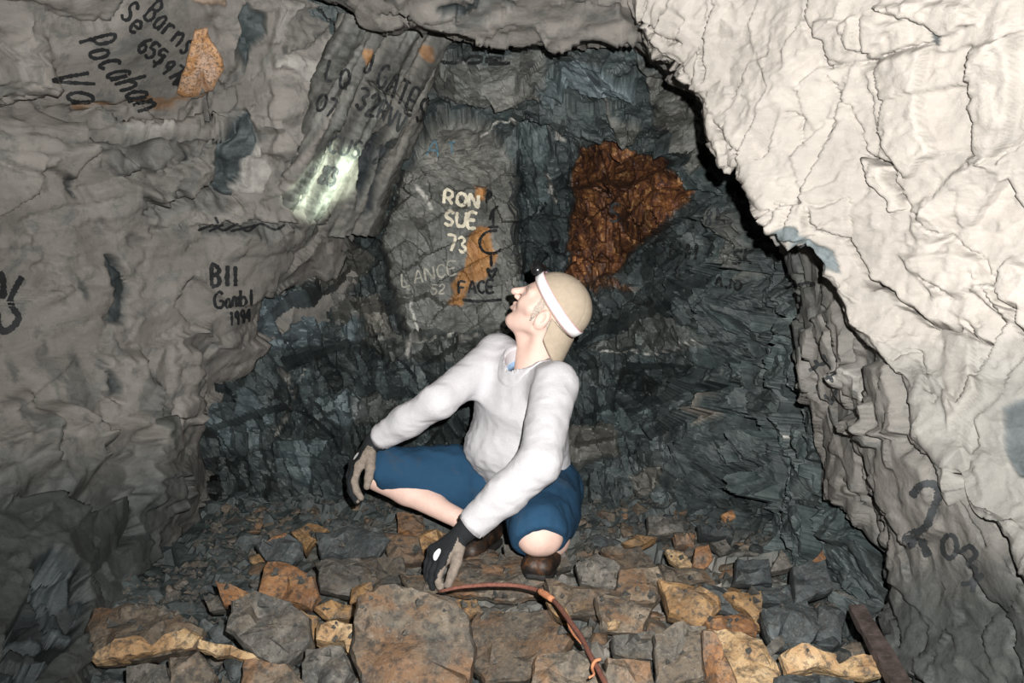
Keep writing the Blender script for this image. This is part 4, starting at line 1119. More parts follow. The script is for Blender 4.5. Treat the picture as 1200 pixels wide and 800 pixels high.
M['skin'] = mat_plain('skin', (0.66, 0.455, 0.385), 0.6, 40, 0.07, 0.15, 0.001, 0.35)
def mat_cloth(name, col, dirt, dscale=6, dth=(0.56, 0.72)):
    k = NT(name)
    n = k.noise(dscale, 6, 0.65, dist=0.4); w = k.noise(420, 3, 0.6)
    c = k.mix(k.ramp(n, [(dth[0], (0, 0, 0)), (dth[1], (0.75,) * 3)]), col, dirt)
    c = k.mix(k.ramp(w, [(0.3, (0.35,) * 3), (0.6, (0, 0, 0))]), c, tuple(x * 0.6 for x in col))
    return k.out(c, 0.95, k.bump(k.math('ADD', w, k.math('MULTIPLY', k.noise(45, 4, 0.6), 2.0)), 0.35, 0.003), 0.12)
M['shirt'] = mat_cloth('grey_sweatshirt', (0.53, 0.52, 0.54), (0.45, 0.44, 0.445))
M['navy'] = mat_cloth('blue_shorts', (0.020, 0.060, 0.115), (0.06, 0.065, 0.07), 9, (0.55, 0.75))
M['tee'] = mat_plain('blue_tee', (0.22, 0.33, 0.48), 0.9)
M['glove'] = mat_plain('black_knit', (0.013, 0.015, 0.017), 0.9, 200, 0.4, 0.6)
M['palm'] = mat_plain('grey_palm', (0.21, 0.175, 0.145), 0.9, 90, 0.3, 0.5)
M['cap'] = mat_plain('tan_cotton', (0.40, 0.33, 0.25), 0.95, 70, 0.08, 0.35)
M['white'] = mat_plain('white_band', (0.93, 0.92, 0.93), 0.5, 50, 0.03, 0.05)
M['strapw'] = mat_plain('reflective_band', (0.97, 0.965, 0.97), 0.6, 50, 0.01, 0.0)
M['pinkedge'] = mat_plain('pink_band_edge', (0.75, 0.42, 0.48), 0.7)
M['plastic'] = mat_plain('black_plastic', (0.012, 0.012, 0.013), 0.25, 50, 0.1, 0.05, 0.001, 0.5)
M['hair'] = mat_plain('grey_hair', (0.42, 0.36, 0.31), 0.8, 260, 0.35, 0.8)
k = NT('worn_leather'); n_ = k.noise(28, 7, 0.7, dist=0.6)
M['shoe'] = k.out(k.ramp(n_, [(0.38, (0.010, 0.009, 0.009)), (0.52, (0.022, 0.014, 0.010)), (0.62, (0.075, 0.032, 0.013)), (0.75, (0.13, 0.06, 0.025))]), 0.5, k.bump(n_, 0.5, 0.004), 0.35)
M['sole'] = mat_plain('black_rubber', (0.016, 0.015, 0.014), 0.7)
M['sock'] = mat_plain('blue_sock', (0.02, 0.035, 0.06), 0.95)
M['eye'] = mat_plain('eye', (0.5, 0.48, 0.46), 0.2, 40, 0.05, 0.0)

person = empty('person', PERSON_BASE)
tag(person, 'squatting person in grey sweatshirt, blue shorts, tan backward cap and headlamp, looking up', 'person')

jl = [J[k] for k in J]
lo, hi = bbox([J[k] for k in J if k != 'ear'], 0.12)
bv, bf = surface_nets(body_sdf, lo, hi, 0.0085)
hl, hh = bbox([from_head(v)[0] for v in ((.13, .09, .15), (-.11, -.09, -.11), (.13, -.09, -.11), (-.11, .09, .15), (.13, .09, -.1), (-.11, .09, -.11))], 0.01)
nlow = J['neck'] - 0.01
hl = np.minimum(hl, nlow - 0.03); 
hv, hf = surface_nets(head_sdf, hl, hh, 0.0032)
mesh_obj('body', np.concatenate([bv, hv]), np.concatenate([bf, hf + len(bv)]), M['skin'], person, True)

lo, hi = bbox([J['Rsh'], J['Lsh'], J['Rwr'], J['Lwr'], J['Lel'], J['pel'], J['neck']], 0.13)
shirt, _, _ = build('sweatshirt', shirt_sdf, lo, hi, 0.0075, M['shirt'], person)
lo, hi = bbox([J['Rhip'], J['Lhip'], J['Rknee'], J['Lknee'], J['wai']], 0.13)
shorts, _, _ = build('shorts', shorts_sdf, lo, hi, 0.008, M['navy'], person)

def ring(pts, w, t, axis_pts, name, mat, parent):
    """closed band through pts, w wide along per-point axis, t thick outwards"""
    n = len(pts); V = []; Fc = []
    c = np.mean(pts, 0)
    for i in range(n):
        p = pts[i]; tg = unit(pts[(i + 1) % n] - pts[i - 1]); a = unit(axis_pts[i] if len(np.shape(axis_pts)) == 2 else axis_pts)
        o = unit(np.cross(tg, a)); o = o if np.dot(o, p - c) > 0 else -o
        a = unit(np.cross(o, tg))
        V += [p - a * w / 2, p + a * w / 2, p + a * w / 2 + o * t, p - a * w / 2 + o * t]
    for i in range(n):
        j = (i + 1) % n
        for k in range(4):
            Fc.append((i * 4 + k, j * 4 + k, j * 4 + (k + 1) % 4, i * 4 + (k + 1) % 4))
    return mesh_obj(name, V, Fc, mat, parent, True)

# tee collar and ribbed neckband
nc = J['neck'] - 0.014 * TU0 + 0.012 * TF
cs = [nc + 0.055 * (math.cos(a) * TS + math.sin(a) * TF) + 0.014 * TU0 * (-math.sin(a)) for a in np.linspace(0, 2 * math.pi, 40, endpoint=False)]
ring(np.array(cs), 0.026, 0.006, TU0, 'tee_collar', M['tee'], person)
def band_sdf(p):
    nk = J['neck'] + 0.012 * TU0
    op = cap(p, nk - 0.035 * TU0 + 0.018 * TF, nk + 0.12 * TU0, 0.058, 0.064)
    return np.maximum(shirt_sdf(p, False) - 0.0035, np.abs(op - 0.007) - 0.009)
build('neckband', band_sdf, J['neck'] - 0.12, J['neck'] + 0.12, 0.0045, M['shirt'], shirt)
# cuffs
for s in 'RL':
    ax = unit(J[s + 'wr'] - J[s + 'el']); u = unit(np.cross(ax, [0, 0, 1])); w = np.cross(ax, u)
    c = J[s + 'wr'] - 0.026 * ax
    ring(np.array([c + (0.0315 if s == 'R' else 0.0350) * (math.cos(a) * u + math.sin(a) * w) for a in np.linspace(0, 2 * math.pi, 28, endpoint=False)]), 0.050, 0.0055, ax, 'cuff', M['shirt'], shirt)

# ---- cap, worn backwards ----
def cap_sdf(p):
    q = to_head(p)
    d = ell(q, (-0.008, 0, 0.056), (0.107, 0.086, 0.098))
    d = np.abs(d + 0.003) - 0.004
    # lower rim: just under the strap, from high forehead to nape
    rim = -((q - np.array([-0.008, 0, 0.062 - 0.022])) @ unit(np.array([-0.30, 0, 0.95])))
    seam = 0.0012 * np.clip(1 - np.abs(np.mod(np.arctan2(q[:, 1], q[:, 0] + 0.008), math.pi / 3) - math.pi / 6) / 0.03, 0, 1)
    return np.maximum(d + seam, rim)
hl2, hh2 = bbox([from_head(v)[0] for v in ((.12, .1, .17), (-.13, -.1, -.05), (.12, -.1, -.05), (-.13, .1, .17), (.12, .1, 0), (-.13, .1, -.05))], 0.01)
hat, _, _ = build('cap', cap_sdf, hl2, hh2, 0.0034, M['cap'], person)
# brim hanging down behind the neck: a curved shell
V = []; Fc = []; nu, nv = 22, 9
for i in range(nu):
    a = math.radians(-78 + 156 * i / (nu - 1))
    for j in range(nv):
        t = j / (nv - 1)
        r = 0.098 + 0.0 * t
        length = 0.090 * math.cos(a * 0.72) ** 0.6 + 0.004
        fwd = -0.008 - 0.104 * math.cos(a) * (1 - 0.05 * t) - 0.30 * length * t
        side = 0.085 * math.sin(a) * (1 - 0.10 * t)
        up = 0.034 - 0.026 * math.cos(a) - 1.02 * length * t - 0.004 * abs(math.sin(a))
        V.append((fwd, side, up))
V = np.array(V); k = len(V)
V = np.concatenate([V, V + np.array([0.003, 0, 0.004])])
for i in range(nu - 1):
    for j in range(nv - 1):
        a, b, c, e = i * nv + j, i * nv + j + 1, (i + 1) * nv + j + 1, (i + 1) * nv + j
        Fc.append((a, b, c, e)); Fc.append((a + k, e + k, c + k, b + k))
    a, b = i * nv + nv - 1, (i + 1) * nv + nv - 1
    Fc.append((a, a + k, b + k, b)); Fc.append((i * nv, (i + 1) * nv, (i + 1) * nv + k, i * nv + k))
for i in (0, nu - 1):
    for j in range(nv - 1):
        Fc.append((i * nv + j, i * nv + j + 1, i * nv + j + 1 + k, i * nv + j + k))
mesh_obj('brim', from_head(V), Fc, M['cap'], hat, True)
V, Fc = surface_nets(lambda p: np.linalg.norm((p - from_head((-0.008, 0, 0.151))[0]) / 1.0, axis=1) - 0.006, from_head((-0.008, 0, 0.156))[0] - 0.012, from_head((-0.008, 0, 0.156))[0] + 0.012, 0.003)
mesh_obj('button', V, Fc, M['cap'], hat, True)

# ---- headlamp ----
lamp_root = empty('headlamp', from_head((0.10, 0, 0.08))[0]); lamp_root.parent = person; lamp_root.matrix_parent_inverse = Matrix.Translation(-Vector(PERSON_BASE))
def child_of_lamp(o):
    o.parent = lamp_root
    o.matrix_parent_inverse = (Matrix.Translation(Vector(lamp_root.location))).inverted()
    return o
bn = unit(np.array([-0.36, 0, 1.0])) * np.array([-1, 1, 1]); bn = unit(np.array([-0.30, 0, 0.95]))
pts = []; axs = []
E = np.array([-0.008, 0, 0.056]); R = np.array([0.1095, 0.0885, 0.1005])
for a in np.linspace(0, 2 * math.pi, 72, endpoint=False):
    d = np.array([math.cos(a), math.sin(a), 0])
    t = np.array([0.95, 0, 0.30])
    v = d[0] * t + d[1] * np.array([0, 1.0, 0]) + 0.0
    off = np.array([0, 0, 0.006])
    o = v / R; s = 1 / np.linalg.norm(o)
    pts.append(from_head(E + off + v * s)[0])
    nn = unit((v * s) / R ** 2); tg = np.cross(bn, v)
    axs.append(bn[0] * HF + bn[1] * HL + bn[2] * HU)
child_of_lamp(ring(np.array(pts), 0.025, 0.003, np.array(axs), 'strap', M['strapw'], None))
child_of_lamp(ring(np.array(pts), 0.030, 0.0018, np.array(axs), 'strap_edging', M['pinkedge'], None))
lc = from_head(E + np.array([0, 0, 0.006]) + np.array([0.95, 0, 0.30]) * 0.112 + np.array([0.010, 0, 0.004]))[0]
LD = unit(HF * 0.93 + HU * 0.36)
def lamp_sdf(p):
    d = cap(p, lc - 0.013 * HL, lc + 0.013 * HL, 0.019)
    d = smin(d, cap(p, lc, lc + 0.016 * LD, 0.018, 0.017), 0.006)
    d = np.maximum(d, (p - lc - 0.024 * LD) @ LD)
    d = np.maximum(d, -(cap(p, lc + 0.020 * LD, lc + 0.04 * LD, 0.012)))
    return d
V, Fc = surface_nets(lamp_sdf, lc - 0.045, lc + 0.045, 0.0026)
child_of_lamp(mesh_obj('lamp_body', V, Fc, M['plastic'], None, True))
k = NT('lamp_lens'); k.b.inputs['Emission Color'].default_value = (0.92, 1.0, 0.86, 1); k.b.inputs['Emission Strength'].default_value = 6.0
M['lens'] = k.out((0.8, 0.85, 0.8), 0.2)
u1 = HL; u2 = np.cross(LD, HL); n = 20
V = [lc + 0.019 * LD + 0.0105 * (math.cos(a) * u1 + math.sin(a) * u2) for a in np.linspace(0, 2 * math.pi, n, endpoint=False)]
V += [v + 0.0015 * LD for v in V[:n]] + [lc + 0.022 * LD]
Fc = [(i, (i + 1) % n, n + (i + 1) % n, n + i) for i in range(n)] + [(n + i, n + (i + 1) % n, 2 * n) for i in range(n)]
child_of_lamp(mesh_obj('lamp_lens', V, Fc, M['lens'], None, True))
# its beam
sp = bpy.data.lights.new('headlamp_beam', 'SPOT'); sp.energy = 260; sp.color = (0.88, 1.0, 0.80); sp.spot_size = math.radians(23); sp.spot_blend = 0.9; sp.shadow_soft_size = 0.008
spo = bpy.data.objects.new('headlamp_beam', sp); COL.objects.link(spo)
spos = lc + 0.028 * LD
tgt = P(388, 212, 3.2)
spo.location = spos
spo.rotation_euler = Vector(tgt - spos).to_track_quat('-Z', 'Y').to_euler()

# ---- hair and eyes ----
def hair_sdf(p):
    q = to_head(p)
    m = q.copy(); m[:, 1] = np.abs(m[:, 1])
    h = head_sdf(p) - 0.0014
    reg = cap(m, (0.026, 0.070, 0.046), (0.022, 0.070, -0.022), 0.016, 0.008)
    reg = np.minimum(reg, cap(m, (-0.045, 0.062, 0.01), (-0.06, 0.040, -0.03), 0.025, 0.02))
    reg = np.minimum(reg, cap(m, (-0.07, 0.03, 0.0), (-0.075, 0.0, -0.03), 0.028, 0.024))
    return np.maximum(np.maximum(h, reg), -(h + 0.004))
build('hair', hair_sdf, hl, hh, 0.0042, M['hair'], person)
def brow_sdf(p):
    m = to_head(p); m[:, 1] = np.abs(m[:, 1])
    return cap(m, (0.098, 0.014, 0.044), (0.086, 0.048, 0.046), 0.005, 0.003)
build('eyebrows', brow_sdf, from_head((.09, 0, .045))[0] - .06, from_head((.09, 0, .045))[0] + .06, 0.003, M['hair'], person)
for s in (-1, 1):
    c = from_head((0.0805, 0.031 * s, 0.022))[0]
    V, Fc = surface_nets(lambda p: np.linalg.norm(p - c, axis=1) - 0.0128, c - 0.017, c + 0.017, 0.0025)
    e = mesh_obj('eye', V, Fc, M['eye'], person, True)

# ---- gloves ----
def glove(name, segs, kpalm, root_a, mat_side, h, patch, lo_hi):
    pass

def hand_sdf(p, wr, kn, fingers, thumb, rw=0.030, palm_n=None, thick=0.55):
    """wr wrist, kn list of 4 knuckles, fingers list of 4 point chains, thumb chain"""
    d = None
    for k in kn:
        c = cap(p, wr, k, 0.0185, 0.0135)
        d = c if d is None else smin(d, c, 0.014)
    for i in range(3):
        d = smin(d, cap(p, kn[i], kn[i + 1], 0.0125), 0.008)
    fd = None
    for i, ch in enumerate(fingers):
        r = (0.0108, 0.0112, 0.0106, 0.0095)[i]
        c = chain(p, [kn[i]] + ch, [r * 1.12, r, r * .96, r * .86], 0.004)
        fd = c if fd is None else smin(fd, c, 0.0022)
    d = smin(d, fd, 0.008)
    d = smin(d, chain(p, thumb, [0.017, 0.0135, 0.0118, 0.0098], 0.006), 0.012)
    return d

def make_glove(wr, kn, fingers, thumb, cuff_a, cuff_r, side_n, side_p, patch_c, patch_n, patch_u, patch_w, patch_h):
    def f(p):
        d = hand_sdf(p, wr, kn, fingers, thumb)
        c = cap(p, wr, cuff_a, 0.028, cuff_r)
        c = np.maximum(c, (p - cuff_a) @ unit(cuff_a - wr))
        return smin(d, c, 0.012) - 0.0006 * np.sin((p @ unit(cuff_a - wr)) * 900) * 0
    allp = [wr, cuff_a] + list(kn) + [q for ch in fingers for q in ch] + list(thumb)
    lo, hi = bbox(allp, 0.04)
    v, fc = surface_nets(f, lo, hi, 0.0030)
    o = mesh_obj('glove', v, fc, [M['glove'], M['palm']], person, True)
    cen = v[fc].mean(1)
    side = (cen - side_p) @ unit(side_n)
    side = np.minimum(side, (cen - wr) @ unit(kn[1] - wr) - 0.028) + 0.004 * fbm(cen, 60, 2, 5)
    o.data.polygons.foreach_set('material_index', (side > 0).astype(np.int32))
    o.data.update()
    # rounded logo patch on the back of the hand
    bv = BVHTree.FromPolygons([tuple(x) for x in v], [tuple(x) for x in fc.tolist()])
    n = 16; pu = unit(patch_u - np.dot(patch_u, patch_n) * patch_n); pw = np.cross(patch_n, pu); V = []
    rings = ((0.0, 0), (0.5, n), (1.0, n))
    def drop(x):
        h = bv.ray_cast(Vector(x + 0.05 * patch_n), Vector(-patch_n))
        return (np.array(h[0]) + 0.0012 * patch_n) if h[0] is not None else x
    V = [drop(patch_c)]
    for r in (0.5, 1.0):
        for i in range(n):
            a = 2 * math.pi * i / n
            V.append(drop(patch_c + r * (patch_w * math.cos(a) * pu + patch_h * math.sin(a) * pw)))
    Fc = [(0, 1 + i, 1 + (i + 1) % n) for i in range(n)] + [(1 + i, 1 + n + i, 1 + n + (i + 1) % n, 1 + (i + 1) % n) for i in range(n)]
    mesh_obj('logo_patch', V, Fc, M['white'], o, True)
    return o

# right hand hanging over the right knee, fingers down, thumb towards the camera
wr = P(439, 517, 2.905)
kn = [P(421, 545, 2.845), P(417, 547, 2.868), P(415, 546, 2.892), P(414, 542, 2.914)]
fg = [[P(415, 563, 2.838), P(418, 575, 2.836), P(423, 583, 2.838)], [P(411, 566, 2.866), P(413, 578, 2.866), P(418, 587, 2.868)],
      [P(410, 564, 2.892), P(411, 575, 2.894), P(415, 583, 2.896)], [P(409, 557, 2.914), P(410, 566, 2.916), P(413, 573, 2.918)]]
th = [P(434, 532, 2.87), P(434, 548, 2.835), P(432, 560, 2.825), P(430, 570, 2.828)]
make_glove(wr, kn, fg, th, P(452, 508, 2.895), 0.036, np.array([0.80, -0.55, -0.05]), P(420, 548, 2.85), P(417, 534, 2.88), unit(np.array([-0.45, -0.8, 0.45])), np.array([0.6, 0, 0.5]), 0.0135, 0.0085)
# left hand pressing its fingertips on the stone
wr = P(545, 622, 2.565)
kn = [P(521, 655, 2.535), P(515, 653, 2.550), P(510, 649, 2.566), P(507, 644, 2.582)]
fg = [[P(514, 672, 2.520), P(513, 681, 2.520), P(516, 688, 2.522)], [P(508, 670, 2.538), P(506, 680, 2.540), P(507, 688, 2.542)],
      [P(504, 666, 2.558), P(502, 676, 2.560), P(503, 684, 2.562)], [P(501, 659, 2.578), P(500, 668, 2.580), P(500, 675, 2.582)]]
th = [P(538, 640, 2.545), P(535, 658, 2.520), P(530, 672, 2.510), P(525, 685, 2.512)]
make_glove(wr, kn, fg, th, P(556, 612, 2.570), 0.038, np.array([0.82, -0.25, -0.35]), P(525, 655, 2.53), P(514, 650, 2.545), unit(np.array([-0.5, -0.75, 0.40])), np.array([0.1, 0, 1.0]), 0.016, 0.010)

# ---- shoes ----
def shoe(toe, heel, up_hint, ank, name='shoe'):
    fw = unit(toe - heel); lf = unit(np.cross(up_hint, fw)); up = np.cross(fw, lf)
    L = np.linalg.norm(toe - heel)
    def loc(p): q = p - heel; return np.stack([q @ fw, q @ lf, q @ up], 1)
    def outline(x): return np.interp(x, [0, .02, .07, .13, .19, .24, L], [.028, .034, .036, .036, .046, .044, .020])
    def upper(p):
        q = loc(p)
        d = cap(q, (0.036, 0, 0.045), (0.10, 0, 0.05), 0.038, 0.040)
        d = smin(d, cap(q, (0.11, 0, 0.050), (L - 0.060, 0, 0.030), 0.040, 0.034), 0.02)
        m = q.copy(); m[:, 1] = np.abs(m[:, 1])
        d = smin(d, cap(m, (0.16, 0.016, 0.028), (L - 0.045, 0.014, 0.026), 0.032, 0.029), 0.02)
        d = smin(d, cap(q, (0.045, 0, 0.05), (0.065, 0, 0.088), 0.037, 0.040), 0.02)
        d = np.maximum(d, 0.008 - q[:, 2])
        d = np.maximum(d, q[:, 2] - 0.112 + 0.35 * (q[:, 0] - 0.04) * 0)
        return d
    def sole(p):
        q = loc(p)
        w = outline(q[:, 0]) - 0.002
        d = np.maximum(np.abs(q[:, 1]) - w, np.abs(q[:, 2] - 0.004) - 0.008)
        d = np.maximum(d, np.maximum(-q[:, 0] - 0.002, q[:, 0] - L + 0.016))
        return d
    lo, hi = bbox([toe, heel, heel + 0.1 * up, toe + 0.08 * up], 0.07)
    o, v, f = build(name, upper, lo, hi, 0.005, M['shoe'], person)
    s, _, _ = build('sole', sole, lo, hi, 0.005, M['sole'], o)
    t, _, _ = build('tongue', lambda p: np.maximum(cap(loc(p), (0.165, 0, 0.074), (0.095, 0, 0.112), 0.017, 0.022), 0.0), lo, hi, 0.005, M['sock'], o) if False else (None, None, None)
    def tong(p):
        q = loc(p); q2 = q * np.array([1, 1, 1.0])
        return cap(q2, (0.170, 0, 0.064), (0.100, 0, 0.108), 0.016, 0.019)
    t, _, _ = build('tongue', tong, lo, hi, 0.005, M['sock'], o)
    for i in range(4):
        x = 0.115 + 0.022 * i; z = 0.114 - 0.0125 * i
        pts = [heel + fw * x + lf * y + up * (z - 0.9 * abs(y) ** 1.3) for y in np.linspace(-0.026, 0.026, 7)]
        V = []; Fc = []
        for a, pt in enumerate(pts):
            for b in range(6):
                an = b * math.pi / 3; V.append(pt + 0.0032 * (math.cos(an) * fw + math.sin(an) * up))
        for a in range(6):
            for b in range(6): Fc.append((a * 6 + b, a * 6 + (b + 1) % 6, a * 6 + 6 + (b + 1) % 6, a * 6 + 6 + b))
        mesh_obj('lace', V, Fc, M['white'] if i == 0 else M['sole'], o, True)
    sk = lambda p: chain(p, [heel + 0.05 * fw + 0.07 * up, ank], [0.036, 0.036])
    l2, h2 = bbox([heel + 0.05 * fw + 0.07 * up, ank], 0.05)
    build('sock', sk, l2, h2, 0.006, M['sock'], o)
    return o
LTOE = P(626, 680, 2.57); LHEEL = P(646, 652, 2.86)
shoe(LTOE, LHEEL, np.array([0.0, -0.25, 1.0]), J['Lank'])
RTOE = P(540, 662, 2.77); RHEEL = P(580, 634, 2.97)
shoe(RTOE, RHEEL, np.array([0, 0.0, 1.0]), J['Rank'])
from mathutils.geometry import delaunay_2d_cdt
# ------------------------------------------------------------------ rubble
ROCKS = []
def slab_rock(name, poly, mat, z, tilt=30, roll=0, thick=0.06, seed=0, bump=0.012, label=None, cat='rock', group=None, grow=1.10):
    """angular stone: its upper face follows the given outline on a tilted plane, then it goes down into the rubble"""
    rs = random.Random(seed * 7 + 1)
    c = np.mean(np.array(poly, float), 0)
    fr = max(poly, key=lambda q: q[1])
    p0 = floor_pt(fr[0], fr[1], z * 0.32 - 0.004)          # the front edge rests on the rubble
    t, r = math.radians(tilt + rs.uniform(-9, 6) * (tilt > 20)), math.radians(roll + rs.uniform(-12, 12) * (tilt > 20))
    n = unit(np.array([math.sin(r), -math.sin(t) * math.cos(r), math.cos(t) * math.cos(r)]))
    out = []
    tl_ = 1.07 if np.ptp(np.array(poly)[:, 0]) > 40 else 1.02
    poly = [tuple(c + (np.array(q) - c) * tl_) for q in poly]
    m0 = len(poly)
    for i in range(m0):
        a, b = np.array(poly[i], float), np.array(poly[(i + 1) % m0], float)
        k = max(1, int(np.linalg.norm(b - a) / 9))
        for j in range(k):
            q = a + (b - a) * j / k
            if j: q = q + np.array([rs.uniform(-1, 1), rs.uniform(-1, 1)]) * 1.8
            out.append(q)
    W3 = np.array([on_plane(q[0], q[1], p0, n) for q in out]); C3 = W3.mean(0)
    m = len(W3)
    e1 = unit(np.cross([0, 1, 0.01], n)); e2 = np.cross(n, e1)
    flat = np.stack([(W3 - C3) @ e1, (W3 - C3) @ e2], 1)
    inner = flat * (0.95 + 0.03 * np.array([rs.uniform(-1, 1) for _ in range(m)]))[:, None]
    # scattered points inside the face make irregular chips
    lo, hi = inner.min(0), inner.max(0); ext = []
    step = max(0.016, min(hi - lo) / 7)
    for _ in range(min(90, int((hi - lo).prod() / step ** 2 * 1.3) + 3)):
        q = np.array([rs.uniform(lo[0], hi[0]), rs.uniform(lo[1], hi[1])])
        if poly_sdf(q[:1], q[1:], inner)[0] < -step * 0.35 and all(np.hypot(*(q - w)) > step * .6 for w in ext): ext.append(q)
    pts = [Vector(q) for q in inner.tolist()] + [Vector(q.tolist()) for q in ext]
    res = delaunay_2d_cdt(pts, [], [list(range(m))], 1, 1e-6)
    tv, tf = [np.array(v) for v in res[0]], [tuple(f) for f in res[2]]
    V2 = np.array(tv)
    P3 = C3 + V2[:, :1] * e1 + V2[:, 1:2] * e2
    rim = np.clip(-poly_sdf(V2[:, 0], V2[:, 1], inner) / 0.02, 0, 1)
    f, _, _ = facets(P3 + seed * 1.37, 0.085, bump * 0.55, 0.30, seed + 400, None, 0, .1, 0.05)
    P3 = P3 + n * (bump * (0.5 + 0.5 * rim) + f * (0.35 + 0.65 * rim) + 0.0035 * fbm(P3, 45, 2, seed))[:, None]
    # which of the face's vertices lie on its border, in order
    bord = [int(np.argmin(np.hypot(*(V2 - q).T))) for q in inner]
    V = list(P3); Fc = list(tf); prev = bord
    down = unit(np.array([0, 0.80, -0.62]))
    for sc, dn in ((1.0, 0.06), (1.02, 0.45), (0.88, 1.0)):
        b = len(V); R_ = C3 + (W3 - C3) * sc + down * thick * 0.8 * dn
        R_ = R_ + 0.004 * vj(R_, seed)
        V += list(R_); cur = list(range(b, b + m))
        for i in range(m):
            q4 = (prev[i], cur[i], cur[(i + 1) % m], prev[(i + 1) % m])
            Fc.append(q4 if len(set(q4)) == 4 else (cur[i], cur[(i + 1) % m], prev[i]))
        prev = cur
    V.append(C3 + down * thick * 0.88)
    for i in range(m): Fc.append((prev[(i + 1) % m], prev[i], len(V) - 1))
    V = np.array(V)
    o = mesh_obj(name, V, Fc, mat, None, False)
    rebase(o)
    tag(o, label, cat, group)
    ROCKS.append((c[0], c[1], np.ptp(np.array(poly)[:, 0]) / 2, np.ptp(np.array(poly)[:, 1]) / 2))
    return o

def vj(V, seed):
    return np.stack([vnoise(V * 40, seed + k) for k in range(3)], 1)

def rebase(o):
    """object origin at the stone's middle, on its underside"""
    co = np.empty(len(o.data.vertices) * 3, np.float32); o.data.vertices.foreach_get('co', co); co = co.reshape(-1, 3)
    c = np.array([co[:, 0].mean(), co[:, 1].mean(), co[:, 2].min()])
    o.data.vertices.foreach_set('co', (co - c).astype(np.float32).ravel()); o.data.update(); o.location = Vector(c.tolist())

